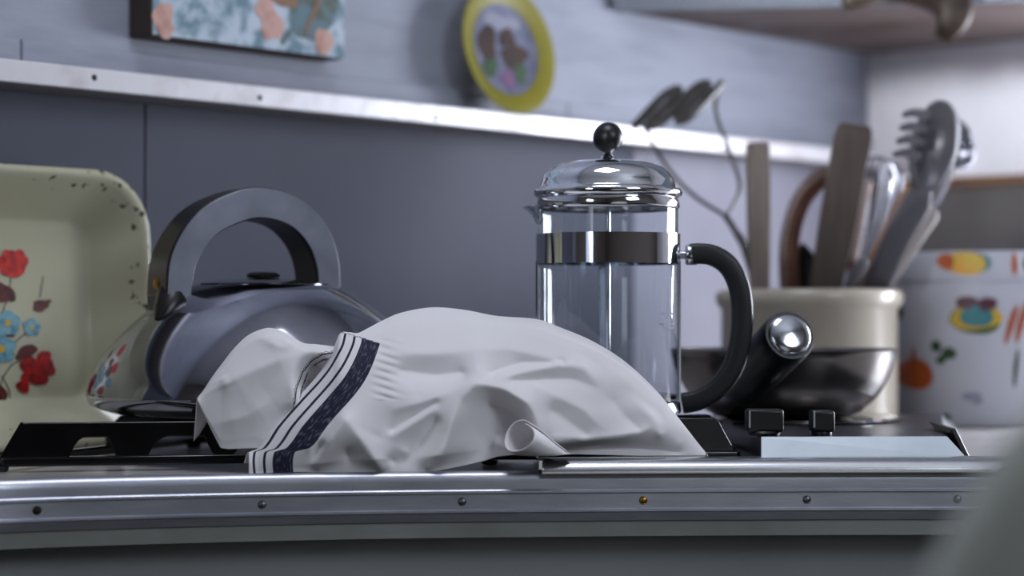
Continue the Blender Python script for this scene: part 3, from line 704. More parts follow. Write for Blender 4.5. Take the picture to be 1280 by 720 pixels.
for a in (PI/4, 3*PI/4, 5*PI/4, 7*PI/4):
    c = Vector((PXC+math.cos(a)*0.047, PYC+math.sin(a)*0.047, KZ))
    MB().lathe([(0.0001, 0.0), (0.0045, 0.0), (0.005, 0.0008), (0.005, 0.0023), (0.0001, 0.0023)], 14, Matrix.Translation(c)).build('foot', 'chrome_soft', pr)
MB().lathe([(0.0018, 0.047), (0.0018, 0.226)], 14, PT).build('plunger_rod', 'chrome_soft', pr)
fp = MB().lathe([(0.0001, 0.0475), (0.046, 0.0465), (0.0508, 0.0455), (0.0508, 0.0485), (0.046, 0.0495), (0.0001, 0.0505)], 56, PT).build('filter_plate', 'steel', pr)
# handle on the right
hx = [(0.0575, 0.1525), (0.068, 0.1535), (0.0795, 0.1515), (0.0905, 0.1435), (0.0975, 0.129), (0.100, 0.110), (0.0985, 0.088), (0.0925, 0.068), (0.081, 0.053), (0.067, 0.0445), (0.0555, 0.0420)]
hcur = spline([Vector((PXC+x, PYC, z)) for x, z in hx], 6)
hw = [0.62+0.38*min(1, i/10) for i in range(len(hcur))]
ph_ = MB().tube(hcur[3:], 1.0, 20, flat=(0.0085, 0.0078), side=(0, 1, 0)).build('handle', 'black_rubber', pr)
bx_ = Vector((1, 0, 0)).to_track_quat('Z', 'Y').to_matrix().to_4x4()
MB().lathe([(0.003, 0), (0.003, 0.004), (0.0072, 0.0045), (0.0078, 0.006), (0.0074, 0.0125), (0.0060, 0.0140), (0.0001, 0.0142)], 24, Matrix.Translation((PXC+RG+0.0012, PYC, 0.1525)) @ bx_).build('handle_bolt', 'chrome_soft', ph_)
# faint printed lines on the glass
mk = MB()
for (x0, x1, y) in ((826, 842, 392), (829, 841, 398), (824, 843, 405), (830, 842, 410)):
    n = 6
    for k in range(n):
        if random.random() < 0.2: continue
        xa, xb = x0+(x1-x0)*k/n, x0+(x1-x0)*(k+0.7)/n
        q = [ray_cyl(xx, yy, PXC, PYC, RG+0.0003) for xx, yy in ((xa, y+1.2), (xb, y+1.2), (xb, y-1.2), (xa, y-1.2))]
        mk.add(q, [(0, 1, 2, 3)])
mat('print_pale', (170, 172, 180), 0.6)
mk.build('printed_marks', 'print_pale', pr, smooth=False)

# ------------------------------------------------------------------ hotplate at the right
zt = 0.0212
hb = thing('hotplate', 'silver tabletop hotplate with sloping front and two black knobs', 'hotplate', (0.27, 1.6, 0))
b0 = [gp(951, 1.4365), gp(1208, 1.4385), Vector((0.395, 1.80, 0)), Vector((0.165, 1.80, 0))]
t0 = [gp(951, 1.447), gp(1183, 1.452), Vector((0.375, 1.785, 0)), Vector((0.172, 1.785, 0))]
b0[0] = Vector((b0[0].x, b0[0].y, 0)); vs_ = [Vector((p.x, p.y, 0.0005)) for p in b0]+[Vector((p.x, p.y, 0.0065)) for p in b0]+[Vector((p.x, p.y, zt)) for p in t0]
fs = [(0, 1, 2, 3)]
for k in (0, 4):
    for i in range(4): fs.append((k+i, k+(i+1) % 4, k+4+(i+1) % 4, k+4+i))
fs.append((8, 9, 10, 11))
MB().add(vs_, fs).build('body', 'hob_top', hb, smooth=False, bevel=0.0012)
fv = [Vector(vs_[i])+Vector((0, -0.0002, 0)) for i in (4, 5, 9, 8)]
MB().prism(fv, (0, -0.0018, 0.0004)).build('fascia', 'fascia_steel', hb, smooth=False, bevel=0.0006)
pc_ = Vector(((979-640)/F*1.69, 1.69, 0))
MB().lathe([(0.074, zt+0.0002), (0.092, zt+0.0002), (0.097, zt+0.0015), (0.094, zt+0.0034), (0.088, zt+0.0020), (0.074, zt+0.0010)], 56, Matrix.Translation(pc_)).build('burner_ring', 'chrome', hb)
MB().lathe([(0.0001, zt+0.0002), (0.058, zt+0.0002), (0.058, zt+0.0006), (0.055, zt+0.0011), (0.0001, zt+0.0011)], 48, Matrix.Translation(pc_)).build('burner_plate', 'black_enamel', hb)
for (px, d, w, hh) in ((955, 1.466, 0.0265, 0.0195), (1027, 1.468, 0.0170, 0.0185)):
    c = gp(px, d)
    kk = MB().lathe([(w*0.42, zt+0.0002), (w*0.44, zt+0.002), (w*0.40, zt+0.0035)], 28, Matrix.Translation(c)).build('knob', 'black_plastic', hb)
    MB().box(c+Vector((0, 0, zt+0.0025+(hh-0.003)/2)), (w, 0.017, hh-0.003)).build('grip', 'black_plastic', kk, bevel=0.0022, seg=3)
    MB().box(c+Vector((-w/2+0.002, -0.0086, zt+0.012)), (0.0012, 0.0006, 0.012)).build('pointer', 'print_pale', kk, smooth=False)
# dark cheek plate at the right end
MB().prism([gp(1211, 1.442)+Vector((0, 0, 0.0006)), gp(1188, 1.462)+Vector((0, 0, 0.0265)), gp(1160, 1.56)+Vector((0, 0, 0.0265)), gp(1205, 1.56)+Vector((0, 0, 0.0006))], (0.004, 0.0, 0)).build('end_cheek', 'bakelite', hb, smooth=False, bevel=0.001)

# ------------------------------------------------------------------ saucepan
PZ = zt+0.0014; PRD = 0.0925
sa_ = thing('saucepan', 'round-bottomed steel saucepan with thick black handle pointing at the camera', 'saucepan', (pc_.x, pc_.y, PZ))
zr = H+(HY-437)/F*1.69
prof = [(0.0001, PZ), (0.046, PZ), (0.054, PZ+0.0015), (0.063, PZ+0.0055), (0.072, PZ+0.0125), (0.0795, PZ+0.0215), (0.0855, PZ+0.032), (0.0895, PZ+0.042), (PRD-0.0006, zr-0.006), (PRD, zr-0.001), (PRD+0.0012, zr), (PRD, zr+0.0008), (PRD-0.0016, zr-0.001), (PRD-0.003, zr-0.008), (0.0875, PZ+0.042), (0.0835, PZ+0.033), (0.0775, PZ+0.0235), (0.070, PZ+0.0145), (0.061, PZ+0.0075), (0.052, PZ+0.0035), (0.0001, PZ+0.002)]
MB().lathe(prof, 72, Matrix.Translation(pc_)).build('bowl', 'steel', sa_, angle=60)
h0 = P(925, 482, 1.628); h1 = P(987, 419, 1.522)
hd = (h1-h0).normalized()
hs = MB().tube([h0-hd*0.012, h0, h0.lerp(h1, 0.15), h0.lerp(h1, 0.5), h0.lerp(h1, 0.85), h1-hd*0.004, h1], [0.011, 0.0165, 0.0190, 0.0200, 0.0202, 0.0202, 0.0188], 28).build('handle', 'black_plastic', sa_, angle=60)
q4 = hd.to_track_quat('Z', 'Y').to_matrix().to_4x4()
MB().lathe([(0.0166, -0.001), (0.0166, 0.0008), (0.0148, 0.0028), (0.010, 0.0042), (0.0001, 0.0048)], 32, Matrix.Translation(h1) @ q4).build('end_cap', 'chrome_soft', hs, angle=70)
hm = h0-hd*0.012
MB().tube([pc_+(Vector((hm.x, hm.y, 0))-pc_)*0.93+Vector((0, 0, hm.z-0.004)), hm, h0], [0.011, 0.0105, 0.0105], 16).build('handle_bracket', 'steel', sa_)

# ------------------------------------------------------------------ utensil crock
CX, CY = (1011-640)/F*1.95, 1.95
ck = thing('utensil_crock', 'cream stoneware utensil pot with rolled rim', 'pot', (CX, CY, 0)); CT = Matrix.Translation((CX, CY, 0)); CR = 0.0838; CH = 0.1325
MB().lathe([(0.0001, 0.0004), (CR-0.006, 0.0004), (CR-0.001, 0.004), (CR, 0.010), (CR, CH-0.019), (CR+0.003, CH-0.0165), (CR+0.0054, CH-0.011), (CR+0.0054, CH-0.006), (CR+0.0035, CH-0.0015), (CR-0.001, CH), (CR-0.005, CH-0.002), (CR-0.0065, CH-0.008), (CR-0.007, 0.012), (0.0001, 0.008)], 72, CT).build('body', 'crock_cream', ck, angle=60)

GU = 'cooking tools standing in the cream pot'
def stick(name, label, cat, pts, mats, w, th, rounded=True, side=None):
    g = thing(name, label, cat, tuple(pts[-1]), GU)
    return g
# flat pale wooden paddle
def paddle(name, label, top, bot, mtl, prof_, th, nrm):
    """prof_: (fraction from top, half width)"""
    top, bot = Vector(top), Vector(bot); ax = (bot-top); L = ax.length; ax.normalize(); nrm = Vector(nrm); nrm = (nrm-ax*nrm.dot(ax)).normalized(); sd = ax.cross(nrm)
    g = thing(name, label, 'spatula', tuple(bot), GU)
    left = [top+ax*(L*f)+sd*w for f, w in prof_]; right = [top+ax*(L*f)-sd*w for f, w in reversed(prof_)]
    MB().prism([p-nrm*(th/2) for p in left+right], nrm*th).build('blade', mtl, g, smooth=False, bevel=0.0015)
    return g
paddle('wooden_spatula', 'pale grey flat wooden spatula upright at the left of the pot', P(947, 178, 1.905), P(951, 478, 1.912), 'wood_grey', [(0, 0.0085), (0.012, 0.0112), (0.3, 0.0112), (0.6, 0.0095), (1, 0.008)], 0.007, (0.25, -1, 0))
paddle('wooden_spatula', 'broad dark brown wooden spatula leaning right in the pot', P(1069, 155, 1.883), P(1012, 470, 1.915), 'wood_dark', [(0, 0.012), (0.010, 0.0155), (0.05, 0.0175), (0.35, 0.0172), (0.65, 0.0150), (1, 0.0115)], 0.007, (0, -1, 0.1))
# curved brown handle
cpts = spline([P(1046, 214, 1.935), P(1022, 226, 1.938), P(1000, 254, 1.94), P(988, 295, 1.94), P(986, 340, 1.94), P(992, 400, 1.94), P(1002, 480, 1.94)], 6)
g = thing('wooden_ladle', 'dark red-brown curved wooden handle arching beside the broad spatula', 'ladle', tuple(cpts[-1]), GU)
MB().tube(cpts, 1, 12, flat=(0.007, 0.0095), side=(0, 1, 0)).build('handle', 'wood_red', g)
# black handle
g = thing('black_spoon', 'black plastic handle end just above the pot rim', 'spoon', tuple(P(1004, 490, 1.968)), GU)
MB().tube(spline([P(1014, 314, 1.968), P(1008, 322, 1.968), P(1004, 350, 1.968), P(1002, 420, 1.968), P(1003, 490, 1.968)], 4), [0.006]+[0.0095]*15+[0.007], 14, flat=(0.7, 1.25), side=(0, 1, 0)).build('handle', 'black_plastic', g)
# whisk
g = thing('balloon_whisk', 'steel wire balloon whisk behind the broad spatula', 'whisk', tuple(P(1058, 480, 1.985)), GU)
wb0 = P(1074, 352, 1.955); wb1 = P(1098, 196, 1.950); wax = (wb1-wb0).normalized(); wl = (wb1-wb0).length
e1 = wax.cross(Vector((0, 1, 0))).normalized(); e2 = wax.cross(e1)
for k in range(7):
    a = PI*k/7+0.2; dr = e1*math.cos(a)+e2*math.sin(a)
    lp = []
    for i in range(29):
        q = -1+2*i/28
        s_ = math.copysign(1, q); f = 1-abs(q)
        r = 0.0285*math.sin(min(1, (abs(q)))*PI*0.5)**0.9 if False else 0
        th_ = (1-f)          # 0 at the tip .. 1 at the handle
        r = 0.0275*math.sin(PI*(1-th_)**0.0*min(1, th_*1.02)) if False else 0.0275*(math.sin(PI*th_**0.62))+0.003*th_
        lp.append(wb0+wax*(wl*(1-th_**1.35))+dr*(s_*r))
    MB().tube(lp, 0.0011, 6).build('wire', 'wire_steel', g)
MB().tube([wb0+wax*0.012, wb0, P(1064, 400, 1.978), P(1058, 480, 1.985)], [0.004, 0.006, 0.0065, 0.0065], 14).build('handle', 'chrome_soft', g)
# patterned china-handled server
g = thing('floral_server', 'patterned pale handle with shiny ferrule between spatula and whisk', 'server', tuple(P(1036, 480, 1.934)), GU)
MB().tube(spline([P(1084, 224, 1.925), P(1080, 240, 1.925), P(1073, 280, 1.926), P(1064, 340, 1.928)], 5), [0.002]+[0.0062]*6+[0.0056]*9, 14).build('handle', 'china_floral', g)
MB().tube(spline([P(1064, 340, 1.928), P(1052, 400, 1.930), P(1036, 480, 1.934)], 4), 0.0035, 10).build('shaft', 'wire_steel', g)
# thin orange wooden spoon handle
g = thing('wooden_spoon', 'thin orange-brown wooden spoon handle left of the pasta server', 'spoon', tuple(P(1045, 470, 1.965)), GU)
MB().tube([P(1138, 232, 1.915), P(1134, 240, 1.916), P(1088, 330, 1.935), P(1045, 470, 1.965)], [0.003, 0.0048, 0.0052, 0.005], 12).build('handle', 'wood_orange', g)
# pale spoon handle
g = thing('pale_spoon', 'pale handle with rounded end along the right of the pasta server', 'spoon', tuple(P(1075, 470, 1.935)), GU)
MB().tube([P(1168, 262, 1.935), P(1164, 268, 1.935), P(1104, 360, 1.948), P(1062, 470, 1.962)], [0.004, 0.0080, 0.0070, 0.005], 16, flat=(0.5, 1), side=(0, 1, 0)).build('handle', 'pale_handle', g)
# small steel spoon handle near the rim
g = thing('steel_spoon', 'short rounded steel handle just above the pot rim', 'spoon', tuple(P(1040, 480, 1.9)), GU)
MB().tube([P(1083, 322, 1.89), P(1079, 327, 1.89), P(1062, 356, 1.892), P(1040, 480, 1.9)], [0.003, 0.006, 0.005, 0.004], 14, flat=(0.6, 1), side=(0, 1, 0)).build('handle', 'grey_nylon', g)
# pasta server
g = thing('pasta_server', 'large grey pasta server with pronged head leaning right out of the pot', 'pasta server', tuple(P(1066, 470, 1.95)), GU)
DS = 1.885
hc_ = P(1164, 182, DS); hax = (P(1178, 130, DS)-P(1148, 258, DS)).normalized(); hsd = Vector((0, -1, 0)).cross(hax).normalized()
if hsd.x < 0: hsd = -hsd
hn = Vector((0, -1, 0.0)); mbh = MB(); nr, na = 8, 36
# oval bowl, hollow towards the left
for i in range(nr+1):
    f = i/nr
    for k in range(na):
        a = 2*PI*k/na
        x = f*0.0215*math.cos(a); y = f*0.043*math.sin(a)
        mbh.v.append(tuple(hc_+hsd*(x+0.002)+hax*y+hn*(-0.013*(1-f*f)) + hn*(0.010*f*f*max(0, -math.cos(a)))))
for i in range(nr):
    for k in range(na):
        if 0: continue
        mbh.f.append((i*na+k, i*na+(k+1) % na, (i+1)*na+(k+1) % na, (i+1)*na+k)); mbh.m.append(0)
hdo = mbh.build('head', 'grey_nylon', g, solid=0.003)
for k in range(4):
    s_ = -0.016+0.0125*k
    base_ = hc_+hax*(s_+0.004)-hsd*0.017+hn*0.006
    MB().tube([base_+hsd*0.008-hn*0.004, base_, base_-hsd*0.009+hn*0.007-hax*0.002, base_-hsd*0.017+hn*0.011-hax*0.006], [0.0052, 0.0048, 0.0040, 0.0026], 10).build('prong', 'grey_nylon', hdo)
MB().tube([P(1152, 236, DS+0.003), P(1146, 254, DS+0.003), P(1122, 296, 1.905), P(1094, 360, 1.922), P(1066, 470, 1.95)], [0.010, 0.0135, 0.0130, 0.0125, 0.011], 18, flat=(0.42, 1), side=(0, 1, 0)).build('handle', 'grey_nylon', g)
# slotted ladle rim shining behind the server
g = thing('steel_ladle', 'shiny round steel ladle bowl behind the pasta server head', 'ladle', tuple(P(1030, 470, 2.005)), GU)
lc = P(1186, 182, 1.962)
Ml = Matrix.Translation(lc) @ Vector((0.55, -0.75, 0.25)).to_track_quat('Z', 'Y').to_matrix().to_4x4()
MB().lathe([(0.0001, -0.010), (0.010, -0.009), (0.019, -0.004), (0.0245, 0.004), (0.026, 0.010)], 36, Ml).build('bowl', 'wire_steel', g, solid=0.001)
MB().tube([P(1190, 212, 1.962), P(1172, 250, 1.975), P(1068, 358, 2.000), P(1030, 470, 2.005)], [0.003, 0.003, 0.0035, 0.0035], 10).build('handle', 'wire_steel', g)
# wire masher
g = thing('wire_masher', 'dark zigzag wire masher leaning left over the coffee press lid', 'masher', tuple(P(975, 480, 1.95)), GU)
DM = 2.0
zz = []
za, zb2 = P(812, 138, DM), P(884, 124, DM)
for k in range(5):
    f = k/4; c = za.lerp(zb2, f)
    s1 = Vector((0.032, 0.022, 0.034))
    zz += [c-s1*0.5, c+s1*0.5] if k % 2 == 0 else [c+s1*0.5, c-s1*0.5]
MB().tube(spline(zz, 4), 0.0044, 8).build('zigzag_head', 'wire_dark', g)
mast = P(907, 270, 1.965)
MB().tube(spline([zz[0], P(806, 160, DM), P(828, 200, DM-0.005), P(862, 240, DM-0.015), mast], 6), 0.0021, 8).build('arm', 'wire_dark', g)
MB().tube(spline([zz[-1], P(894, 136, DM), P(912, 190, DM-0.005), P(925, 230, DM-0.01), P(918, 255, 1.975), mast], 6), 0.0021, 8).build('arm', 'wire_dark', g)
MB().tube(spline([mast, P(920, 290, 1.963), P(936, 325, 1.96), P(975, 480, 1.95)], 5), [0.0032]*6+[0.0042]*10, 10).build('shaft', 'wire_dark', g)

# ------------------------------------------------------------------ canister
NX, NY, NR = (1236-640)/F*2.055, 2.055, 0.106
cn = thing('storage_canister', 'white round canister with painted onion, bowl and lemon behind the pot', 'canister', (NX, NY, 0)); NT = Matrix.Translation((NX, NY, 0))
zl2 = H+(HY-346)/F*1.955; ztp = H+(HY-313)/F*1.955
MB().lathe([(0.0001, 0.0004), (NR-0.003, 0.0004), (NR-0.0005, 0.003), (NR-0.0005, zl2-0.004), (0.0001, zl2-0.004)], 72, NT).build('body', 'canister_white', cn, angle=50)
MB().lathe([(NR-0.006, zl2-0.0035), (NR+0.0012, zl2-0.0035), (NR+0.0016, zl2+0.0005), (NR+0.0012, ztp-0.004), (NR-0.002, ztp-0.0005), (NR-0.010, ztp), (0.0001, ztp)], 72, NT).build('lid', 'canister_white', cn, angle=50)
pn = MB(); PM = ['print_orange', 'print_yellow', 'print_teal', 'print_green', 'print_plum', 'print_grey']
def cyl_blob(px, py, rx, ry, mi, seed, lift=0.0003, wob=0.1, rot=0.0, rad=NR, n=20):
    rnd = random.Random(seed); ph = [rnd.uniform(0, 6.28) for _ in range(3)]; pn.cur = mi
    vs2 = []; rings_ = 4
    vs2.append(ray_cyl(px, py, NX, NY, rad+lift))
    for i in range(1, rings_+1):
        for k in range(n):
            a = 2*PI*k/n; r = (1+wob*(0.6*math.sin(2*a+ph[0])+0.5*math.sin(3*a+ph[1])))*i/rings_
            x, y = rx*r*math.cos(a), ry*r*math.sin(a); x, y = x*math.cos(rot)-y*math.sin(rot), x*math.sin(rot)+y*math.cos(rot)
            vs2.append(ray_cyl(px+x, py+y, NX, NY, rad+lift))
    fs2 = [(0, k+1, (k+1) % n+1) for k in range(n)]
    for i in range(rings_-1):
        for k in range(n): fs2.append((1+i*n+k, 1+i*n+(k+1) % n, 1+(i+1)*n+(k+1) % n, 1+(i+1)*n+k))
    pn.add(vs2, fs2)
L_ = NR+0.0014
MOTIFS = [('painted_onion', [(1143, 468, 23, 20, 0, 1), (1142, 447, 3, 12, 0, 2, 0.0005)]),
    ('painted_leaf', [(1170, 433, 6, 8, 3, 3, 0.0003, 0.1, -0.5)]), ('painted_leaf', [(1186, 442, 9, 8, 3, 4), (1176, 450, 6, 5, 3, 5)]),
    ('painted_bowl', [(1220, 398, 34, 19, 3, 6, 0.0002), (1220, 397, 31, 16, 1, 7, 0.0004), (1221, 395, 20, 15, 2, 8, 0.0006), (1208, 378, 14, 8, 4, 9, 0.0008), (1234, 380, 13, 8, 4, 10, 0.0008)]),
    ('painted_carrot', [(1264, 405, 4, 26, 0, 11, 0.0003, 0.1, 0.28)]), ('painted_carrot', [(1277, 402, 4, 28, 0, 12, 0.0003, 0.1, 0.25)]), ('painted_leaf', [(1270, 460, 2.5, 26, 3, 13, 0.0003, 0.1, 0.1)]),
    ('painted_blossom', [(1217, 497, 11, 8, 5, 14, 0.0003, 0.4)]), ('painted_squash', [(1165, 537, 24, 10, 1, 15), (1155, 530, 6, 10, 3, 16, 0.0005), (1180, 526, 7, 9, 3, 17, 0.0005, 0.1, 0.4)]), ('painted_leaf', [(1135, 540, 8, 6, 3, 18, 0.0005)]), ('painted_leaf', [(1125, 390, 4, 10, 3, 25)]),
    ('painted_lemon', [(1208, 329, 35, 13, 2, 19, 0.0002, 0.1, 0, L_), (1206, 329, 29, 14, 1, 20, 0.0004, 0.1, 0, L_), (1182, 327, 10, 11, 0, 21, 0.0005, 0.1, 0, L_)]), ('painted_carrot', [(1268, 330, 4, 14, 0, 22, 0.0003, 0.1, 0, L_)]), ('painted_leaf', [(1290, 330, 12, 12, 3, 23, 0.0003, 0.1, 0, L_)])]
for nm, bl in MOTIFS:
    pn = MB()
    for args in bl: cyl_blob(*args)
    pn.build(nm, PM, cn, smooth=True)

# ------------------------------------------------------------------ tea towel
tw = thing('tea_towel', 'crumpled white cotton tea towel with navy striped hem lying before the press', 'tea towel', tuple(P(560, 588, 1.40)))
TOP = [(311, 566), (318, 563.5), (323, 561), (341, 534), (368, 503), (402, 464), (416, 440), (425, 418), (436, 416), (447, 417), (460, 411), (475, 403), (500, 392), (540, 385), (580, 388), (620, 395.5), (672, 400), (700, 410), (740, 427), (780, 452), (820, 489), (850, 526), (870, 552), (882, 567)]
BOT = [(311, 592), (370, 590), (440, 591), (500, 592), (532, 591), (560, 586), (585, 581), (606, 576), (622, 571), (640, 569), (675, 569), (720, 568), (800, 570), (882, 569.5)]
LEFT = [(415, 426), (436, 420), (466, 402), (503, 368), (534, 341), (561, 323), (566, 312), (600, 312)]
RIGHT = [(415, 476), (430, 475), (479, 454), (531, 411), (560, 387), (565, 369), (600, 367)]
def seg_dist(px, py, a, b2):
    ax, ay = a; bx, by = b2; dx, dy = bx-ax, by-ay; L = dx*dx+dy*dy
    t = max(0, min(1, ((px-ax)*dx+(py-ay)*dy)/L)) if L else 0
    qx, qy = ax+t*dx, ay+t*dy
    side_ = dx*(py-ay)-dy*(px-ax)
    return math.hypot(px-qx, py-qy), side_, t
def ridge(px, py, pts, amp, w1, w2, taper=True):
    """amp in metres towards the camera; w1/w2 = pixel widths on the two sides of the line"""
    best = (1e9, 0, 0)
    n_ = len(pts)-1
    for i in range(n_):
        d, s_, t = seg_dist(px, py, pts[i], pts[i+1])
        if d < best[0]: best = (d, s_, (i+t)/n_)
    d, s_, f = best; w = w1 if s_ > 0 else w2
    k = amp*math.exp(-(math.sqrt(d*d+6)-2.45)/w)
    if taper: k *= min(1.0, 0.35+2.2*min(f, 1-f))
    return k
import numpy as np
# creases of the cloth: (x, y, millimetres towards the camera); the cloth is stretched taut between them
CREASE = [
    [(488, 441, 6), (540, 443, 9), (595, 437, 13), (640, 437, 11), (690, 449, 9), (704, 454, 6)],
    [(595, 438, 13), (597, 455, 14), (600, 477, 20)],
    [(600, 478, 20), (650, 466, 15), (700, 455, 13), (730, 460, 11), (748, 484, 7)],
    [(487, 513, 6), (530, 503, 9), (565, 490, 15), (595, 478, 22), (632, 487, 22), (660, 506, 22), (673, 530, 20), (672, 550, 16)],
    [(595, 480, 22), (573, 500, 18), (563, 532, 16), (552, 566, 13), (536, 586, 8)],
    [(484, 548, 4), (515, 529, 7), (550, 507, 11)],
    [(480, 474, 6), (502, 483, 6), (524, 494, 6)],
    [(668, 484, 15), (700, 498, 15), (730, 512, 14), (757, 540, 11)],
    [(690, 548, 15), (730, 550, 14), (770, 546, 11), (800, 540, 9), (822, 530, 7)],
    [(790, 500, 5), (812, 520, 8), (826, 545, 7)],
    [(432, 523, 17), (412, 552, 14), (396, 586, 6)],
    [(432, 523, 17), (455, 555, 14), (478, 588, 9)],
    [(432, 523, 17), (470, 545, 6), (508, 566, 2)],
    [(470, 440, 6), (452, 480, 7), (410, 531, 7), (386, 562, 6)],
    [(425, 424, 3), (402, 470, 5), (366, 508, 5), (338, 544, 4), (320, 568, 3)],
    # hollows
    [(500, 463, 0), (545, 470, -2), (580, 466, 4)], [(612, 468, 6), (650, 455, 5), (690, 455, 8)],
    [(640, 476, 12), (680, 473, 9), (715, 474, 8), (742, 484, 7)], [(612, 506, 0), (640, 514, -8), (652, 530, -14), (640, 545, -16), (618, 545, -10)], [(600, 530, 4), (592, 560, 2)],
    [(490, 538, 0), (515, 520, 2), (545, 502, 8)], [(545, 525, 4), (525, 556, -2), (505, 580, -2)], [(434, 566, 1), (438, 586, 1)], [(402, 556, 2), (388, 578, 3)], [(488, 574, -2), (500, 586, 0)],
    [(690, 512, 11), (715, 530, 10), (735, 545, 11)], [(690, 562, -4), (740, 563, -6), (800, 563, -4), (850, 566, -1)], [(765, 500, 4), (785, 525, 4), (800, 538, 6)],
    [(520, 408, 4), (580, 408, 6), (650, 416, 6), (720, 438, 5), (780, 475, 4), (835, 528, 3)], [(850, 552, 2), (840, 562, 0)],
]
GX0, GX1, GY0, GY1, GS = 305, 890, 378, 600, 1.5
gw, gh = int((GX1-GX0)/GS)+1, int((GY1-GY0)/GS)+1
def solve_field():
    fix = np.zeros((gh, gw), bool); val = np.zeros((gh, gw))
    def put(x, y, v):
        i, j = int(round((y-GY0)/GS)), int(round((x-GX0)/GS))
        if 0 <= i < gh and 0 <= j < gw: fix[i, j] = True; val[i, j] = v*0.001
    for x in np.arange(311, 882, 0.7): put(x, sinterp(TOP, x), 0)
    for x in np.arange(311, 882, 0.7): put(x, interp(BOT, x), 0)
    for ln in CREASE:
        for (x0, y0, v0), (x1, y1, v1) in zip(ln, ln[1:]):
            n_ = int(math.hypot(x1-x0, y1-y0)/0.7)+1
            for k in range(n_+1): put(x0+(x1-x0)*k/n_, y0+(y1-y0)*k/n_, v0+(v1-v0)*k/n_)
    # coarse to fine relaxation
    f = None
    for lev in (8, 4, 2, 1):
        h2, w2 = (gh+lev-1)//lev, (gw+lev-1)//lev
        fx = np.zeros((h2, w2), bool); vl = np.zeros((h2, w2)); ct = np.zeros((h2, w2))
        ii, jj = np.nonzero(fix)
        np.add.at(vl, (ii//lev, jj//lev), val[ii, jj]); np.add.at(ct, (ii//lev, jj//lev), 1); fx = ct > 0; vl[fx] /= ct[fx]
        g_ = np.zeros((h2, w2)) if f is None else np.repeat(np.repeat(f, 2, 0), 2, 1)[:h2, :w2]
        g_[fx] = vl[fx]
        for _ in range(260):
            p_ = np.pad(g_, 1, mode='edge'); q_ = 0.25*(p_[:-2, 1:-1]+p_[2:, 1:-1]+p_[1:-1, :-2]+p_[1:-1, 2:]); g_ = np.where(fx, vl, q_)
        f = g_
    ker = np.exp(-0.5*(np.arange(-8, 9)/1.35)**2); ker /= ker.sum()
    p_ = np.pad(f, 8, mode='edge')
    p_ = sum(ker[k]*p_[:, k:k+gw] for k in range(17)); p_ = sum(ker[k]*p_[k:k+gh, :] for k in range(17))
    return p_
FIELD = solve_field()
def disp(px, py):
    x = min(max((px-GX0)/GS, 0), gw-1.001); y = min(max((py-GY0)/GS, 0), gh-1.001); i, j = int(y), int(x); u_, v_ = x-j, y-i
    s_ = FIELD[i, j]*(1-u_)*(1-v_)+FIELD[i, j+1]*u_*(1-v_)+FIELD[i+1, j]*(1-u_)*v_+FIELD[i+1, j+1]*u_*v_
    s_ = float(s_)*1.1 + 0.0005*math.sin(px*0.055+py*0.09)*math.sin(py*0.06-px*0.021)
    if 455 < px < 520 and 425 < py < 500: s_ += 0.0007*math.sin((py-0.3*px)*0.62)*math.exp(-((px-482)/14)**2)
    return s_
rdg = [(311, 1.397), (425, 1.422), (480, 1.446), (560, 1.470), (640, 1.464), (700, 1.450), (800, 1.446), (882, 1.437)]
btm = [(311, 1.388), (425, 1.392), (530, 1.396), (600, 1.408), (680, 1.420), (800, 1.428), (882, 1.433)]
def build_grid(x0, x1, nx, ny, nb_, TOPt, BOTt, rdg_, btm_, disp_, hem_, back_drop=0.05, back_depth=0.035, bulge=0.6):
    verts = []; uvs = []
    for i in range(nx+1):
        px = x0+(x1-x0)*i/nx
        ty = sinterp(TOPt, px); by = interp(BOTt, px); by = max(by, ty+0.5)
        dr, db = sinterp(rdg_, px), sinterp(btm_, px)
        for j in range(ny+1):
            v = j/ny; py = by+(ty-by)*v
            d = db+(dr-db)*(0.40*v+0.60*v**3)
            fade = min(1.0, (1-v)*14.0)*min(1.0, 0.25+v*8)
            d -= disp_(px, py)*fade
            verts.append(P(px, py, d)); uvs.append(hem_(px, py))
        top = verts[-1].copy(); h_ = max(0.0, top.z-0.006)
        for j in range(1, nb_+1):
            q = j/nb_; a = q*PI/2
            verts.append(Vector((top.x*(1+0.02*q), top.y+(interp(back_depth, px) if isinstance(back_depth, list) else back_depth)*math.sin(a)*min(1, h_/0.03+0.1), top.z-(1-math.cos(a))*min(h_, back_drop))))
            uvs.append((-1.0, 0.0))
    rows = ny+nb_+1; faces = []
    for i in range(nx):
        for j in range(rows-1): faces.append((i*rows+j, (i+1)*rows+j, (i+1)*rows+j+1, i*rows+j+1))
    return verts, uvs, faces
def hem_main(px, py):
    l, r = sinterp(LEFT, py), sinterp(RIGHT, py)
    q = (px-l)/(r-l)
    if py < 415+(px-425)*0.28: q = 1.5
    return (max(0.0, min(1.5, q)), py*0.011)
V_, UV_, F_ = build_grid(311, 882, 340, 170, 10, TOP, BOT, rdg, btm, disp, hem_main, back_depth=[(311, 0.006), (425, 0.010), (480, 0.014), (560, 0.04), (640, 0.025), (680, 0.010), (882, 0.006)])
def cloth_obj(name, V, UVs, Fs, parent):
    o = MB().add(V, Fs).build(name, 'towel_cotton', parent, solid=0.0009, angle=180)
    uvl = o.data.uv_layers.new(name='hem')
    for l in o.data.loops: uvl.data[l.index].uv = UVs[l.vertex_index]
    return o
cloth_obj('cloth_body', V_, UV_, F_, tw)
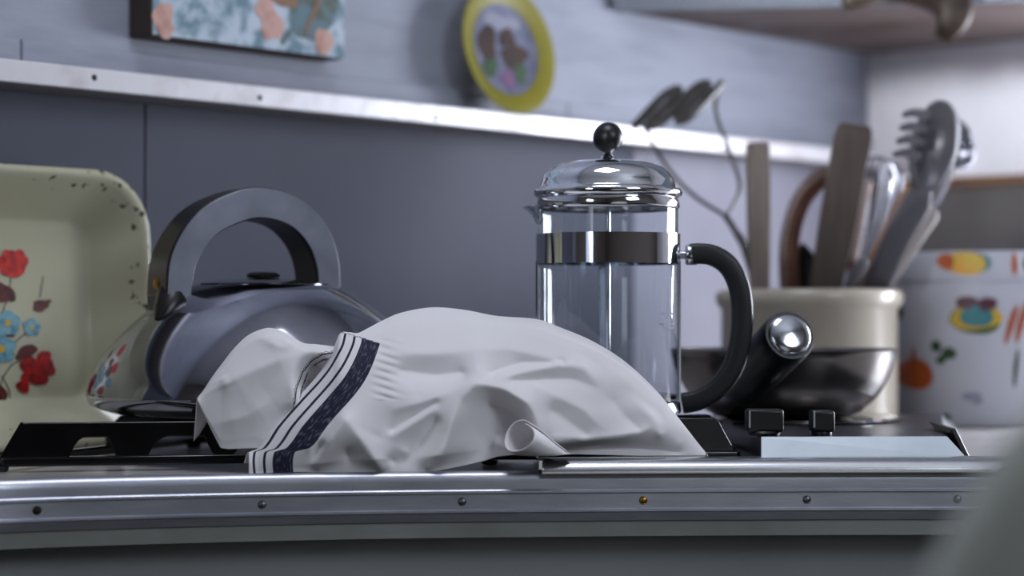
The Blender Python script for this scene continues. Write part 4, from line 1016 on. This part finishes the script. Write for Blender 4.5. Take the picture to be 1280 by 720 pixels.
# lobe to the left of the hem
LT = [(247, 498), (255, 488), (264, 474), (278, 455), (293, 436), (310, 420), (332, 411), (345, 412), (356, 416), (378, 429), (395, 431), (411, 433), (425, 436), (440, 452)]
LB = [(247, 500), (254, 515), (262, 532), (276, 560), (286, 561.5), (300, 561), (320, 560), (335, 566), (440, 570)]
ARC = [(366, 503), (368, 486), (376, 464), (388, 449), (402, 441), (414, 440)]
def disp_l(px, py):
    s_ = ridge(px, py, [(247, 498), (300, 470), (345, 452), (385, 437)], 0.007, 40, 34)
    s_ += ridge(px, py, [(278, 470), (284, 485)], 0.002, 8, 8) + ridge(px, py, [(325, 422), (352, 434), (366, 430)], 0.003, 8, 10) + ridge(px, py, [(262, 532), (310, 520), (340, 500)], 0.003, 24, 24)
    s_ += ridge(px, py, ARC, 0.006, 6, 14, False)
    q = ((px-392)/20)**2+((py-474)/26)**2
    s_ -= 0.024*math.exp(-q*q)
    return s_+0.0006*math.sin(px*0.09+py*0.05)
def hem_l(px, py):
    # the hem folded back inside the loop shows its stripes
    best = 1e9; sd = 0
    for a, b2 in zip(ARC, ARC[1:]):
        d, s_, t = seg_dist(px, py, a, b2)
        if d < best: best = d; sd = s_
    if sd > 0 and best < 40: return (0.05+best/26.0 if best < 9 else 1.5, py*0.011)
    return (1.5, 0.0)
rl_ = [(247, 1.4035), (300, 1.414), (345, 1.419), (440, 1.428)]; bl_ = [(247, 1.401), (300, 1.399), (440, 1.409)]
V2, UV2, F2 = build_grid(247, 436, 120, 80, 8, LT, LB, rl_, bl_, disp_l, hem_l, 0.03, 0.010)
cloth_obj('folded_corner', V2, UV2, F2, tw)
# small rolled edge in the hollow under the main fold
cur = MB(); nn_ = 30; W_ = 20; uvs = []
ax_ = Vector((0.70, 0.50, -0.42)).normalized(); e1_ = ax_.cross(Vector((0, 0, 1))).normalized(); e2_ = e1_.cross(ax_).normalized()
for i in range(W_+1):
    f = i/W_
    for k in range(nn_+1):
        a = 1.2+6.6*k/nn_
        r = 0.0162*(1.0-0.16*k/nn_)*(1.0-0.35*f*f)*(1+0.07*math.cos(2*a+0.6)+0.05*math.cos(3*a))*(1+0.06*math.sin(5*f+a))
        c = P(649, 547, 1.386)+ax_*(0.040*f)
        q = c+e1_*(r*math.cos(a)*1.05)+e2_*(r*math.sin(a)*0.78)
        q.z = max(q.z, 0.0125); cur.v.append(tuple(q)); uvs.append((1.5, 0))
for i in range(W_):
    for k in range(nn_):
        o = i*(nn_+1)+k; cur.f.append((o, o+nn_+1, o+nn_+2, o+1)); cur.m.append(0)
o = cur.build('rolled_edge', 'towel_cotton', tw, solid=0.0009, angle=180)
uvl = o.data.uv_layers.new(name='hem')
for l in o.data.loops: uvl.data[l.index].uv = (1.5, 0)

# ------------------------------------------------------------------ chair close to the camera
CHX = 0.327
ch = thing('kitchen_chair', 'blurred grey-green padded chair back close to the camera at right', 'chair', (0.32, 0.42, FLOOR))
def superell(cx, cz, w, h, e, n=48):
    out = []
    for k in range(n):
        a = 2*PI*k/n; c, s_ = math.cos(a), math.sin(a)
        out.append((cx+w*math.copysign(abs(c)**(2/e), c), cz+h*math.copysign(abs(s_)**(2/e), s_)))
    return out
se = superell(CHX, -0.108, 0.228, 0.25, 2.6); bm_ = MB(); vs_ = []; fs = []; nq = len(se)
lay = [(0.90, 0.560), (0.97, 0.563), (1.0, 0.572), (1.0, 0.592), (0.97, 0.601), (0.90, 0.604)]
for (k, y) in lay:
    for (x, z) in se: vs_.append(((x-CHX)*k+CHX, y, (z+0.108)*k-0.108))
for i in range(len(lay)-1):
    for j in range(nq): fs.append((i*nq+j, i*nq+(j+1) % nq, (i+1)*nq+(j+1) % nq, (i+1)*nq+j))
fs += [tuple(reversed(range(nq))), tuple((len(lay)-1)*nq+j for j in range(nq))]
bm_.add(vs_, fs).build('backrest', 'vinyl_grey', ch, angle=60)
MB().box((CHX, 0.37, FLOOR+0.44), (0.40, 0.40, 0.05)).build('seat', 'vinyl_grey', ch, bevel=0.02, seg=3)
for sx in (-1, 1):
    x = CHX+sx*0.165
    MB().tube(spline([(x, 0.575, FLOOR+0.001), (x, 0.555, FLOOR+0.42), (x, 0.575, -0.36), (x, 0.612, -0.10)], 5), 0.010, 12).build('rear_leg', 'chrome_soft', ch)
    MB().tube([(x, 0.20, FLOOR+0.001), (x, 0.21, FLOOR+0.416)], 0.010, 12).build('leg', 'chrome_soft', ch)
